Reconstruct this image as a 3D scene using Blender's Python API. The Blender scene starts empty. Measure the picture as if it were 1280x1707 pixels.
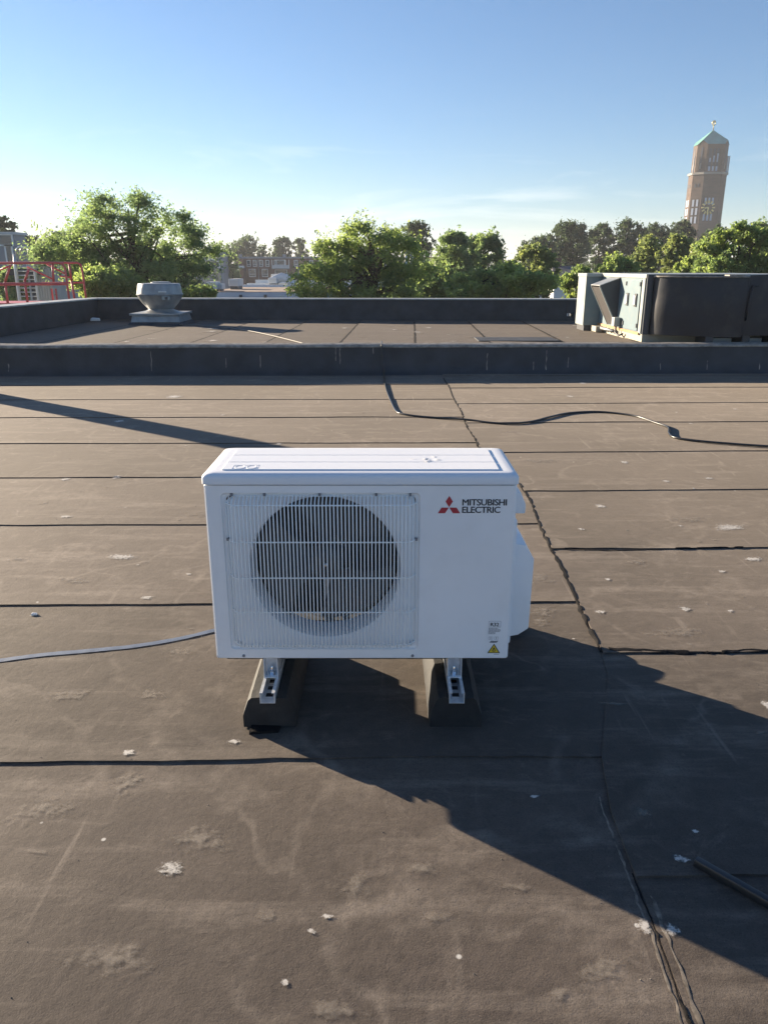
import bpy, math, random
import numpy as np
from mathutils import Vector, Matrix, noise

R = math.radians
random.seed(7)
scene = bpy.context.scene
C = scene.collection

# ------------------------------------------------------------------ camera
PITCH, FPX, EYE = 17.94, 1260.0, 1.2
cam_d = bpy.data.cameras.new('camera')
cam_d.sensor_fit = 'VERTICAL'
cam_d.sensor_height = 36.0
cam_d.lens = 36.0 * FPX / 1707.0
cam_d.clip_start = 0.05
cam_d.clip_end = 9000
cam = bpy.data.objects.new('camera', cam_d)
cam.location = (0, 0, EYE)
cam.rotation_euler = (R(90 - PITCH), 0, 0)
C.objects.link(cam)
scene.camera = cam

# ------------------------------------------------------------------ sky, sun, exposure
SUN_EL, SUN_AZ = 13.2, -53.5            # azimuth clockwise from +Y
world = bpy.data.worlds.new('World')
scene.world = world
world.use_nodes = True
wn, wl = world.node_tree.nodes, world.node_tree.links
wn.clear()
w_out = wn.new('ShaderNodeOutputWorld')
w_bg = wn.new('ShaderNodeBackground')
w_sky = wn.new('ShaderNodeTexSky')
w_sky.sky_type = 'NISHITA'
w_sky.sun_disc = False
w_sky.sun_elevation = R(SUN_EL)
w_sky.sun_rotation = R(SUN_AZ)
w_sky.altitude = 0
w_sky.air_density = 1.0
w_sky.dust_density = 0.15
w_sky.ozone_density = 5.0
w_bg.inputs['Strength'].default_value = 0.052
# thin wisps of cirrus, as a thin extra layer over the sky colour
w_tc = wn.new('ShaderNodeTexCoord')
w_map = wn.new('ShaderNodeMapping')
w_map.inputs['Scale'].default_value = (2.2, 2.2, 16.0)
w_map.inputs['Rotation'].default_value = (0.10, -0.12, 0.3)
w_n = wn.new('ShaderNodeTexNoise')
w_n.inputs['Scale'].default_value = 1.7
w_n.inputs['Detail'].default_value = 9
w_n.inputs['Roughness'].default_value = 0.55
w_n.inputs['Distortion'].default_value = 0.6
w_r = wn.new('ShaderNodeValToRGB')
w_r.color_ramp.elements[0].position = 0.55
w_r.color_ramp.elements[1].position = 0.82
w_r.color_ramp.elements[1].color = (0.35, 0.35, 0.35, 1)
w_mix = wn.new('ShaderNodeMix')
w_mix.data_type = 'RGBA'
w_mix.inputs['B'].default_value = (11.0, 10.3, 9.4, 1)
wl.new(w_tc.outputs['Generated'], w_map.inputs['Vector'])
wl.new(w_map.outputs['Vector'], w_n.inputs['Vector'])
wl.new(w_n.outputs['Fac'], w_r.inputs['Fac'])
w_sep = wn.new('ShaderNodeSeparateXYZ')
wl.new(w_tc.outputs['Generated'], w_sep.inputs['Vector'])
w_lo = wn.new('ShaderNodeMapRange')                     # cirrus only low over the horizon
w_lo.inputs['From Min'].default_value = 0.18
w_lo.inputs['From Max'].default_value = 0.06
wl.new(w_sep.outputs['Z'], w_lo.inputs['Value'])
w_mul = wn.new('ShaderNodeMath')
w_mul.operation = 'MULTIPLY'
wl.new(w_r.outputs['Color'], w_mul.inputs[0])
wl.new(w_lo.outputs['Result'], w_mul.inputs[1])
wl.new(w_mul.outputs[0], w_mix.inputs['Factor'])
wl.new(w_sky.outputs['Color'], w_mix.inputs['A'])
wl.new(w_mix.outputs['Result'], w_bg.inputs['Color'])
wl.new(w_bg.outputs['Background'], w_out.inputs['Surface'])

sun_d = bpy.data.lights.new('sun', 'SUN')
sun_d.energy = 5.0
sun_d.angle = R(0.5)
sun_d.color = (1.0, 0.83, 0.62)
sun = bpy.data.objects.new('sun', sun_d)
C.objects.link(sun)
sdir = Vector((math.sin(R(SUN_AZ)) * math.cos(R(SUN_EL)), math.cos(R(SUN_AZ)) * math.cos(R(SUN_EL)), math.sin(R(SUN_EL))))
sun.rotation_euler = sdir.to_track_quat('Z', 'Y').to_euler()
sun.location = (-30, 20, 30)

vs = scene.view_settings
vs.view_transform = 'Standard'
vs.look = 'None'
vs.exposure = 1.75
vs.gamma = 1.0
vs.use_curve_mapping = False
scene.cycles.max_bounces = 10
scene.cycles.diffuse_bounces = 6
scene.cycles.transmission_bounces = 8
scene.cycles.transparent_max_bounces = 16
scene.cycles.volume_bounces = 0
scene.cycles.use_denoising = True

# ------------------------------------------------------------------ helpers
CT, ST = math.cos(R(PITCH)), math.sin(R(PITCH))


def P(x, y, D):
    """a point at forward distance D along the sight line of photo point x, y"""
    yd = y - 853.5
    f = FPX * CT - yd * ST
    return Vector(((x - 640) / f * D, D, EYE - (FPX * ST + yd * CT) / f * D))


def G(x, y, z=0.0):
    """a point at height z on the sight line of photo point x, y"""
    yd = y - 853.5
    f = FPX * CT - yd * ST
    D = (EYE - z) * f / (FPX * ST + yd * CT)
    return Vector(((x - 640) / f * D, D, z))


WORLD = {}


class MB:
    def __init__(self):
        self.v, self.f = [], []

    def add(self, vs_, fs):
        b = len(self.v)
        self.v += [tuple(p) for p in vs_]
        self.f += [tuple(i + b for i in q) for q in fs]
        return self

    def box(self, x0, x1, y0, y1, z0, z1, m=None):
        p = [(x0, y0, z0), (x1, y0, z0), (x1, y1, z0), (x0, y1, z0), (x0, y0, z1), (x1, y0, z1), (x1, y1, z1), (x0, y1, z1)]
        if m is not None:
            p = [m @ Vector(q) for q in p]
        return self.add(p, [(3, 2, 1, 0), (4, 5, 6, 7), (0, 1, 5, 4), (1, 2, 6, 5), (2, 3, 7, 6), (3, 0, 4, 7)])

    def hexa(self, p):
        return self.add(p, [(3, 2, 1, 0), (4, 5, 6, 7), (0, 1, 5, 4), (1, 2, 6, 5), (2, 3, 7, 6), (3, 0, 4, 7)])

    def bar(self, a, b, w, h=None):
        a, b = Vector(a), Vector(b)
        h = h or w
        d = (b - a).normalized()
        up = Vector((0, 0, 1)) if abs(d.z) < 0.95 else Vector((0, 1, 0))
        s = d.cross(up).normalized() * w / 2
        u = s.cross(d).normalized() * h / 2
        return self.hexa([a - s - u, a + s - u, a + s + u, a - s + u, b - s - u, b + s - u, b + s + u, b - s + u])

    def tube(self, path, r, n=8, caps=True):
        path = [Vector(p) for p in path]
        k = len(path)
        rs = r if isinstance(r, (list, tuple)) else [r] * k
        vs_, fs = [], []
        prev = None
        for i, p in enumerate(path):
            d = (path[min(i + 1, k - 1)] - path[max(i - 1, 0)]).normalized()
            if prev is None:
                ref = Vector((0, 0, 1)) if abs(d.z) < 0.9 else Vector((1, 0, 0))
                s = d.cross(ref).normalized()
            else:
                s = (prev - d * prev.dot(d)).normalized()
            prev = s
            u = d.cross(s)
            for j in range(n):
                a = 2 * math.pi * j / n
                vs_.append(p + (s * math.cos(a) + u * math.sin(a)) * rs[i])
        for i in range(k - 1):
            for j in range(n):
                j2 = (j + 1) % n
                fs.append((i * n + j, i * n + j2, (i + 1) * n + j2, (i + 1) * n + j))
        if caps:
            fs.append(tuple(reversed(range(n))))
            fs.append(tuple(range((k - 1) * n, k * n)))
        return self.add(vs_, fs)

    def lathe(self, prof, c=(0, 0, 0), n=32, caps=True):
        vs_, fs = [], []
        for r, z in prof:
            for j in range(n):
                a = 2 * math.pi * j / n
                vs_.append((c[0] + r * math.cos(a), c[1] + r * math.sin(a), c[2] + z))
        for i in range(len(prof) - 1):
            for j in range(n):
                j2 = (j + 1) % n
                fs.append((i * n + j, i * n + j2, (i + 1) * n + j2, (i + 1) * n + j))
        if caps:
            fs.append(tuple(reversed(range(n))))
            fs.append(tuple(range((len(prof) - 1) * n, len(prof) * n)))
        return self.add(vs_, fs)

    def prism(self, poly, d0, d1, axis='y'):
        """poly in the two other axes, extruded along axis"""
        n = len(poly)

        def pt(a, b, d):
            return (a, d, b) if axis == 'y' else ((d, a, b) if axis == 'x' else (a, b, d))
        vs_ = [pt(a, b, d0) for a, b in poly] + [pt(a, b, d1) for a, b in poly]
        fs = [tuple(range(n)), tuple(reversed(range(n, 2 * n)))]
        for i in range(n):
            j = (i + 1) % n
            fs.append((j, i, n + i, n + j))
        return self.add(vs_, fs)

    def build(self, name, mat, parent=None, smooth=False, angle=None, bevel=0.0):
        off = WORLD.get(parent.name, Vector((0, 0, 0))) if parent else Vector((0, 0, 0))
        me = bpy.data.meshes.new(name)
        me.from_pydata([(p[0] - off.x, p[1] - off.y, p[2] - off.z) for p in self.v], [], self.f)
        me.update()
        if bevel or smooth:
            import bmesh
            bm = bmesh.new()
            bm.from_mesh(me)
            bmesh.ops.recalc_face_normals(bm, faces=bm.faces)
            if bevel:
                es = [e for e in bm.edges if len(e.link_faces) == 2 and e.calc_face_angle(0) > 0.6]
                bmesh.ops.bevel(bm, geom=es, offset=bevel, segments=2, affect='EDGES', profile=0.6)
            bm.to_mesh(me)
            bm.free()
        if smooth:
            me.polygons.foreach_set('use_smooth', [True] * len(me.polygons))
            if angle is not None:
                me.set_sharp_from_angle(angle=R(angle))
        me.materials.append(mat)
        o = bpy.data.objects.new(name, me)
        C.objects.link(o)
        if parent:
            o.parent = parent
            WORLD[o.name] = off
        else:
            WORLD[o.name] = Vector((0, 0, 0))
        return o


def tag(o, label, cat, group=None, kind=None):
    o['label'] = label
    if cat:
        o['category'] = cat
    if group:
        o['group'] = group
    if kind:
        o['kind'] = kind
    return o


def thing(name, loc, label, cat, group=None):
    o = bpy.data.objects.new(name, None)
    o.empty_display_size = 0.2
    o.location = loc
    C.objects.link(o)
    WORLD[o.name] = Vector(loc)
    return tag(o, label, cat, group)


def struct(o):
    o['kind'] = 'structure'
    return o


def copy_part(src, parent, loc=None, rot=None):
    c = src.copy()
    C.objects.link(c)
    c.parent = parent
    WORLD[c.name] = WORLD[parent.name]
    if loc is not None:
        c.location = loc
    if rot is not None:
        c.rotation_euler = rot
    return c


# ------------------------------------------------------------------ materials
def mat(name, col, rough=0.6, metal=0.0, var=0.0, vscale=8.0, bump=0.0, bscale=60.0, spec=0.5, dirt=None, dscale=3.0, damt=0.5, coat=0.0):
    m = bpy.data.materials.new(name)
    m.use_nodes = True
    n, l = m.node_tree.nodes, m.node_tree.links
    b = n['Principled BSDF']
    b.inputs['Base Color'].default_value = (*col, 1)
    b.inputs['Roughness'].default_value = rough
    b.inputs['Metallic'].default_value = metal
    b.inputs['Specular IOR Level'].default_value = spec
    b.inputs['Coat Weight'].default_value = coat
    geo = n.new('ShaderNodeNewGeometry')
    src = None
    if var > 0:
        t = n.new('ShaderNodeTexNoise')
        t.inputs['Scale'].default_value = vscale
        t.inputs['Detail'].default_value = 6
        l.new(geo.outputs['Position'], t.inputs['Vector'])
        mp = n.new('ShaderNodeMapRange')
        mp.inputs['From Min'].default_value = 0.3
        mp.inputs['From Max'].default_value = 0.7
        mp.inputs['To Min'].default_value = 1 - var
        mp.inputs['To Max'].default_value = 1 + var
        l.new(t.outputs['Fac'], mp.inputs['Value'])
        mx = n.new('ShaderNodeMix')
        mx.data_type = 'RGBA'
        mx.blend_type = 'MULTIPLY'
        mx.inputs['Factor'].default_value = 1
        mx.inputs['A'].default_value = (*col, 1)
        l.new(mp.outputs['Result'], mx.inputs['B'])
        src = mx.outputs['Result']
        l.new(src, b.inputs['Base Color'])
    if dirt:
        t = n.new('ShaderNodeTexNoise')
        t.inputs['Scale'].default_value = dscale
        t.inputs['Detail'].default_value = 9
        t.inputs['Roughness'].default_value = 0.65
        l.new(geo.outputs['Position'], t.inputs['Vector'])
        rp = n.new('ShaderNodeMapRange')
        rp.inputs['From Min'].default_value = 0.5
        rp.inputs['From Max'].default_value = 0.72
        rp.inputs['To Max'].default_value = damt
        l.new(t.outputs['Fac'], rp.inputs['Value'])
        mx = n.new('ShaderNodeMix')
        mx.data_type = 'RGBA'
        mx.inputs['A'].default_value = (*col, 1)
        mx.inputs['B'].default_value = (*dirt, 1)
        l.new(rp.outputs['Result'], mx.inputs['Factor'])
        if src:
            l.new(src, mx.inputs['A'])
        l.new(mx.outputs['Result'], b.inputs['Base Color'])
    if bump > 0:
        t = n.new('ShaderNodeTexNoise')
        t.inputs['Scale'].default_value = bscale
        t.inputs['Detail'].default_value = 5
        l.new(geo.outputs['Position'], t.inputs['Vector'])
        bp = n.new('ShaderNodeBump')
        bp.inputs['Strength'].default_value = 1.0
        bp.inputs['Distance'].default_value = bump
        l.new(t.outputs['Fac'], bp.inputs['Height'])
        l.new(bp.outputs['Normal'], b.inputs['Normal'])
    return m


def roof_mat(name, base, dust, pale, sheen=0.13):
    """weathered bitumen felt: granular, blotched with dried dust, scuffed"""
    m = bpy.data.materials.new(name)
    m.use_nodes = True
    n, l = m.node_tree.nodes, m.node_tree.links
    b = n['Principled BSDF']
    geo = n.new('ShaderNodeNewGeometry')
    oi = n.new('ShaderNodeObjectInfo')

    def nz(scale, detail=6, rough=0.6, stretch=None, dist=0.0):
        t = n.new('ShaderNodeTexNoise')
        t.inputs['Scale'].default_value = scale
        t.inputs['Detail'].default_value = detail
        t.inputs['Roughness'].default_value = rough
        t.inputs['Distortion'].default_value = dist
        if stretch:
            mp = n.new('ShaderNodeMapping')
            mp.inputs['Scale'].default_value = stretch[:3]
            mp.inputs['Rotation'].default_value = (0, 0, stretch[3])
            l.new(geo.outputs['Position'], mp.inputs['Vector'])
            l.new(mp.outputs['Vector'], t.inputs['Vector'])
        else:
            l.new(geo.outputs['Position'], t.inputs['Vector'])
        return t.outputs['Fac']

    def rng(v, a, b_, c=0.0, d=1.0):
        mp = n.new('ShaderNodeMapRange')
        mp.inputs['From Min'].default_value = a
        mp.inputs['From Max'].default_value = b_
        mp.inputs['To Min'].default_value = c
        mp.inputs['To Max'].default_value = d
        l.new(v, mp.inputs['Value'])
        return mp.outputs['Result']

    def mul(a, b_):
        mt = n.new('ShaderNodeMath')
        mt.operation = 'MULTIPLY'
        l.new(a, mt.inputs[0])
        l.new(b_, mt.inputs[1])
        return mt.outputs[0]

    def mix(f, a, b_, mode='MIX'):
        mx = n.new('ShaderNodeMix')
        mx.data_type = 'RGBA'
        mx.blend_type = mode
        if isinstance(f, float):
            mx.inputs['Factor'].default_value = f
        else:
            l.new(f, mx.inputs['Factor'])
        for key, v in (('A', a), ('B', b_)):
            if isinstance(v, tuple):
                mx.inputs[key].default_value = (*v, 1)
            else:
                l.new(v, mx.inputs[key])
        return mx.outputs['Result']

    c = mix(rng(nz(0.9, 8, 0.62, None, 0.5), 0.35, 0.68), base, dust)
    # long faint streaks of dried dirt along the sheets
    c = mix(rng(nz(1.6, 8, 0.7, (0.7, 5.0, 1, 0.03)), 0.52, 0.75, 0.0, 0.75), c, pale)
    # blotches
    c = mix(mul(rng(nz(5.5, 10, 0.72, None, 1.2), 0.56, 0.72, 0, 0.75), rng(nz(0.7, 3), 0.35, 0.6)), c, pale)
    # tide marks left by dried puddles
    for sc_, lv in ((0.75, 0.5), (1.3, 0.56)):
        pn = nz(sc_, 5, 0.5, None, 0.4)
        sb = n.new('ShaderNodeMath'); sb.operation = 'SUBTRACT'; sb.inputs[1].default_value = lv
        l.new(pn, sb.inputs[0])
        ab = n.new('ShaderNodeMath'); ab.operation = 'ABSOLUTE'
        l.new(sb.outputs[0], ab.inputs[0])
        c = mix(mul(rng(ab.outputs[0], 0.014, 0.002, 0, 0.4), rng(nz(4, 6), 0.4, 0.6)), c, pale)
    # fine mineral mottling
    c = mix(rng(nz(24, 9, 0.75), 0.42, 0.72, 0, 0.55), c, (base[0] * 0.62, base[1] * 0.62, base[2] * 0.62))
    # scuffs in two directions
    c = mix(mul(rng(nz(30, 3, 0.5, (1.0, 0.05, 1, 0.9)), 0.66, 0.74, 0, 0.5), rng(nz(1.5, 4), 0.45, 0.6)), c, pale)
    c = mix(mul(rng(nz(26, 3, 0.5, (1.0, 0.06, 1, -0.5)), 0.67, 0.75, 0, 0.5), rng(nz(1.9, 4), 0.48, 0.6)), c, pale)
    # dark grains
    c = mix(rng(nz(260, 3, 0.6), 0.50, 0.75, 0, 0.55), c, (base[0] * 0.35, base[1] * 0.35, base[2] * 0.35))
    c = mix(rng(nz(420, 2, 0.6), 0.62, 0.8, 0, 0.5), c, pale)
    # pale specks
    vo = n.new('ShaderNodeTexVoronoi')
    vo.inputs['Scale'].default_value = 5.5
    vo.inputs['Randomness'].default_value = 1
    l.new(geo.outputs['Position'], vo.inputs['Vector'])
    vd = rng(vo.outputs['Distance'], 0.035, 0.02)
    sep = n.new('ShaderNodeSeparateColor')
    l.new(vo.outputs['Color'], sep.inputs['Color'])
    c = mix(mul(vd, rng(sep.outputs[0], 0.55, 0.6)), c, (0.5, 0.48, 0.44))
    # sheet to sheet tone
    c = mix(1.0, c, rng(oi.outputs['Random'], 0, 1, 0.80, 1.2), 'MULTIPLY')
    l.new(c, b.inputs['Base Color'])
    b.inputs['Roughness'].default_value = 0.8
    b.inputs['Specular IOR Level'].default_value = 0.22
    b.inputs['Sheen Weight'].default_value = sheen
    b.inputs['Sheen Roughness'].default_value = 0.5
    b.inputs['Sheen Tint'].default_value = (1.0, 0.89, 0.75, 1)
    # relief
    h1, h2, h3 = nz(330, 3), nz(60, 5), nz(9, 4)
    b1 = n.new('ShaderNodeBump'); b1.inputs['Distance'].default_value = 0.0006
    b2 = n.new('ShaderNodeBump'); b2.inputs['Distance'].default_value = 0.0008
    b3 = n.new('ShaderNodeBump'); b3.inputs['Distance'].default_value = 0.0025
    for bb in (b1, b2, b3):
        bb.inputs['Strength'].default_value = 0.9
    l.new(h1, b1.inputs['Height']); l.new(h2, b2.inputs['Height']); l.new(h3, b3.inputs['Height'])
    l.new(b3.outputs['Normal'], b2.inputs['Normal']); l.new(b2.outputs['Normal'], b1.inputs['Normal'])
    l.new(b1.outputs['Normal'], b.inputs['Normal'])
    return m


def stain_mat(name, col, lo, hi, scale, strength=1.0, rough=0.85):
    m = bpy.data.materials.new(name)
    m.use_nodes = True
    n, l = m.node_tree.nodes, m.node_tree.links
    b = n['Principled BSDF']
    b.inputs['Base Color'].default_value = (*col, 1)
    b.inputs['Roughness'].default_value = rough
    geo = n.new('ShaderNodeNewGeometry')
    t = n.new('ShaderNodeTexNoise')
    t.inputs['Scale'].default_value = scale
    t.inputs['Detail'].default_value = 8
    t.inputs['Roughness'].default_value = 0.7
    l.new(geo.outputs['Position'], t.inputs['Vector'])
    at = n.new('ShaderNodeAttribute')
    at.attribute_name = 'fade'
    sub = n.new('ShaderNodeMath'); sub.operation = 'ADD'
    gain = n.new('ShaderNodeMapRange')
    gain.clamp = False
    gain.inputs['From Min'].default_value = 0.35
    gain.inputs['From Max'].default_value = 0.65
    l.new(t.outputs['Fac'], gain.inputs['Value'])
    l.new(gain.outputs['Result'], sub.inputs[0])
    l.new(at.outputs['Fac'], sub.inputs[1])
    mp = n.new('ShaderNodeMapRange')
    mp.inputs['From Min'].default_value = lo
    mp.inputs['From Max'].default_value = hi
    mp.inputs['To Max'].default_value = strength
    l.new(sub.outputs[0], mp.inputs['Value'])
    l.new(mp.outputs['Result'], b.inputs['Alpha'])
    return m


def leaf_mat(name, col, trans, tw=0.4, vs_=0.35):
    m = bpy.data.materials.new(name)
    m.use_nodes = True
    n, l = m.node_tree.nodes, m.node_tree.links
    n.remove(n['Principled BSDF'])
    out = n['Material Output']
    d = n.new('ShaderNodeBsdfDiffuse')
    t = n.new('ShaderNodeBsdfTranslucent')
    g = n.new('ShaderNodeBsdfGlossy')
    g.inputs['Roughness'].default_value = 0.45
    g.inputs['Color'].default_value = (0.5, 0.5, 0.5, 1)
    at = n.new('ShaderNodeAttribute')
    at.attribute_name = 'tone'
    for node, c in ((d, col), (t, trans)):
        mx = n.new('ShaderNodeMix')
        mx.data_type = 'RGBA'
        mx.inputs['A'].default_value = (c[0] * 0.6, c[1] * 0.68, c[2] * 0.85, 1)
        mx.inputs['B'].default_value = (c[0] * 1.35, c[1] * 1.22, c[2] * 1.0, 1)
        l.new(at.outputs['Fac'], mx.inputs['Factor'])
        l.new(mx.outputs['Result'], node.inputs['Color'])
    m1 = n.new('ShaderNodeMixShader'); m1.inputs[0].default_value = tw
    m2 = n.new('ShaderNodeMixShader'); m2.inputs[0].default_value = 0.05
    l.new(d.outputs[0], m1.inputs[1]); l.new(t.outputs[0], m1.inputs[2])
    l.new(m1.outputs[0], m2.inputs[1]); l.new(g.outputs[0], m2.inputs[2])
    l.new(m2.outputs[0], out.inputs['Surface'])
    return m


M = dict(
    felt=roof_mat('bitumen_felt', (0.056, 0.045, 0.039), (0.110, 0.089, 0.075), (0.25, 0.21, 0.172)),
    felt2=roof_mat('bitumen_felt_upper', (0.055, 0.045, 0.04), (0.085, 0.069, 0.06), (0.15, 0.126, 0.108), 0.05),
    tar=mat('tar', (0.012, 0.011, 0.011), 0.85, spec=0.15, bump=0.002, bscale=120),
    upstand=mat('upstand_felt', (0.038, 0.042, 0.049), 0.7, var=0.3, vscale=5, bump=0.003, bscale=40, dirt=(0.05, 0.05, 0.05), dscale=6, damt=0.35),
    coping=mat('coping_edge', (0.24, 0.22, 0.19), 0.7, var=0.4, vscale=14, dirt=(0.42, 0.4, 0.36), dscale=9, damt=0.8),
    coping2=mat('parapet_coping', (0.34, 0.36, 0.36), 0.55, var=0.25, vscale=6),
    drip=stain_mat('drip_marks', (0.6, 0.58, 0.54), 0.45, 0.6, 60),
    white_stain=stain_mat('white_stain', (0.58, 0.55, 0.5), 0.15, 0.85, 110, 0.9),
    dust_stain=stain_mat('dust_stain', (0.30, 0.258, 0.21), 0.22, 1.15, 48, 0.6),
    crack=mat('cracked_edge', (0.17, 0.145, 0.115), 0.85, var=0.6, vscale=60),
    casing=mat('white_casing', (0.85, 0.87, 0.89), 0.42, var=0.02, vscale=5, dirt=(0.62, 0.6, 0.56), dscale=11, damt=0.13, coat=0.1),
    casing_lid=mat('white_lid', (0.78, 0.79, 0.81), 0.42, bump=0.0002, bscale=400),
    wire=mat('white_wire', (0.86, 0.9, 0.91), 0.35),
    groove=mat('shadow_gap', (0.25, 0.26, 0.28), 0.7),
    fan=mat('fan_plastic', (0.05, 0.052, 0.056), 0.45),
    dark=mat('dark_inside', (0.02, 0.021, 0.024), 0.8),
    coil=mat('coil_fins', (0.06, 0.065, 0.07), 0.6, var=0.3, vscale=40),
    copper=mat('copper', (0.55, 0.27, 0.13), 0.35, 0.9),
    zinc=mat('zinc_plated', (0.72, 0.75, 0.78), 0.42, 0.45, var=0.15, vscale=60),
    chrome=mat('bright_zinc', (0.8, 0.82, 0.84), 0.18, 1.0),
    rubber=mat('rubber', (0.016, 0.017, 0.018), 0.75, var=0.3, vscale=30, bump=0.0015, bscale=70, dirt=(0.07, 0.06, 0.052), dscale=14, damt=0.3),
    print_black=mat('print_black', (0.03, 0.035, 0.045), 0.6),
    print_red=mat('print_red', (0.42, 0.035, 0.05), 0.5),
    print_grey=mat('print_grey', (0.2, 0.21, 0.23), 0.6),
    print_yellow=mat('print_yellow', (0.72, 0.52, 0.03), 0.55),
    print_white=mat('print_white', (0.8, 0.8, 0.8), 0.5),
    cable=mat('black_cable', (0.018, 0.018, 0.019), 0.33, spec=0.6),
    pale_cable=mat('pale_cable', (0.13, 0.12, 0.105), 0.6),
    strap=mat('grey_strap', (0.13, 0.16, 0.215), 0.5, var=0.15, vscale=30),
    galv=mat('galvanised_grey', (0.30, 0.315, 0.32), 0.45, 0.35, var=0.18, vscale=9, dirt=(0.5, 0.47, 0.4), dscale=8, damt=0.4),
    ahu=mat('pale_green_panel', (0.15, 0.215, 0.245), 0.45, var=0.06, vscale=4, dirt=(0.3, 0.29, 0.25), dscale=7, damt=0.3),
    ahu_trim=mat('pale_trim', (0.31, 0.335, 0.32), 0.45, var=0.1, vscale=9),
    cream=mat('cream_base', (0.36, 0.335, 0.265), 0.6, var=0.12, vscale=8),
    rust=mat('rusty_strip', (0.42, 0.24, 0.11), 0.7, var=0.3, vscale=20),
    navy=mat('dark_membrane', (0.012, 0.015, 0.022), 0.5, var=0.25, vscale=4, bump=0.004, bscale=8, dirt=(0.06, 0.055, 0.05), dscale=5, damt=0.5),
    frame_dark=mat('dark_frame', (0.05, 0.055, 0.065), 0.5),
    mesh_dark=mat('filter_mesh', (0.055, 0.05, 0.048), 0.8, bump=0.006, bscale=70),
    red=mat('red_paint', (0.5, 0.1, 0.1), 0.45, var=0.1, vscale=4),
    silver=mat('silver_metal', (0.62, 0.63, 0.62), 0.35, 0.5),
    pale_wall=mat('pale_render', (0.44, 0.5, 0.6), 0.8, var=0.06, vscale=0.6),
    pale_grey=mat('pale_sheet', (0.5, 0.53, 0.55), 0.7, var=0.1, vscale=1.5),
    gravel=mat('brown_gravel_roof', (0.27, 0.19, 0.14), 0.9, var=0.25, vscale=0.8),
    white_bg=mat('white_bg', (0.72, 0.72, 0.7), 0.6, var=0.05, vscale=1),
    ac_bg=mat('rooftop_box_grey', (0.55, 0.57, 0.58), 0.6, var=0.08, vscale=1.2),
    window_frame=mat('window_frame_white', (0.78, 0.78, 0.76), 0.5),
    glass=mat('window_glass', (0.05, 0.07, 0.09), 0.08, spec=0.8),
    slate=mat('grey_roof_tiles', (0.1, 0.095, 0.1), 0.75, var=0.2, vscale=1.5),
    concrete=mat('grey_concrete', (0.24, 0.26, 0.29), 0.8, var=0.12, vscale=0.5),
    ground=mat('ground', (0.06, 0.07, 0.045), 0.95, var=0.5, vscale=0.05),
    asphalt=mat('asphalt', (0.05, 0.05, 0.052), 0.9, var=0.2, vscale=0.4),
    bark=mat('bark', (0.055, 0.043, 0.033), 0.9, var=0.3, vscale=6),
    copper_green=mat('copper_verdigris', (0.13, 0.33, 0.29), 0.6, var=0.15, vscale=0.6),
    gold=mat('gold_leaf', (0.75, 0.6, 0.25), 0.35, 0.5),
    stone=mat('pale_stone', (0.3, 0.275, 0.24), 0.8),
    wall_low=mat('building_wall', (0.25, 0.2, 0.17), 0.85, var=0.1, vscale=1),
    shadow_glass=mat('dark_louvre', (0.05, 0.06, 0.08), 0.6),
)


def brick_mat(name, a, b_, mortar, scale):
    m = bpy.data.materials.new(name)
    m.use_nodes = True
    n, l = m.node_tree.nodes, m.node_tree.links
    b = n['Principled BSDF']
    geo = n.new('ShaderNodeNewGeometry')
    t = n.new('ShaderNodeTexNoise')
    t.inputs['Scale'].default_value = scale
    t.inputs['Detail'].default_value = 8
    mp = n.new('ShaderNodeMapping')
    mp.inputs['Scale'].default_value = (1, 1, 3)
    l.new(geo.outputs['Position'], mp.inputs['Vector'])
    l.new(mp.outputs['Vector'], t.inputs['Vector'])
    rp = n.new('ShaderNodeValToRGB')
    rp.color_ramp.elements[0].position = 0.35
    rp.color_ramp.elements[0].color = (*a, 1)
    rp.color_ramp.elements[1].position = 0.65
    rp.color_ramp.elements[1].color = (*b_, 1)
    l.new(t.outputs['Fac'], rp.inputs['Fac'])
    wv = n.new('ShaderNodeTexWave')
    wv.wave_type = 'BANDS'
    wv.bands_direction = 'Z'
    wv.inputs['Scale'].default_value = 2.2
    wv.inputs['Distortion'].default_value = 0.3
    l.new(geo.outputs['Position'], wv.inputs['Vector'])
    mr = n.new('ShaderNodeMapRange')
    mr.inputs['From Min'].default_value = 0.75
    mr.inputs['To Max'].default_value = 0.35
    l.new(wv.outputs['Fac'], mr.inputs['Value'])
    mx = n.new('ShaderNodeMix')
    mx.data_type = 'RGBA'
    l.new(mr.outputs['Result'], mx.inputs['Factor'])
    l.new(rp.outputs['Color'], mx.inputs['A'])
    mx.inputs['B'].default_value = (*mortar, 1)
    l.new(mx.outputs['Result'], b.inputs['Base Color'])
    b.inputs['Roughness'].default_value = 0.9
    return m


M['brick'] = brick_mat('dark_red_brick', (0.12, 0.06, 0.05), (0.17, 0.085, 0.065), (0.2, 0.16, 0.14), 1.2)
M['tower_brick'] = brick_mat('tower_brick', (0.08, 0.054, 0.042), (0.118, 0.08, 0.061), (0.15, 0.125, 0.11), 0.5)

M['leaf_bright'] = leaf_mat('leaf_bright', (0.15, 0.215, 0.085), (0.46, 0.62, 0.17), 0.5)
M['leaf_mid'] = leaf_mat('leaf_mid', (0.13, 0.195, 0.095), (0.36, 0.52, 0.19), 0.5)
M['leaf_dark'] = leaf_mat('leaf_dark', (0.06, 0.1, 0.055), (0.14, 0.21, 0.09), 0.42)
M['leaf_olive'] = leaf_mat('leaf_olive', (0.14, 0.19, 0.085), (0.42, 0.52, 0.16), 0.5)

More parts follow.
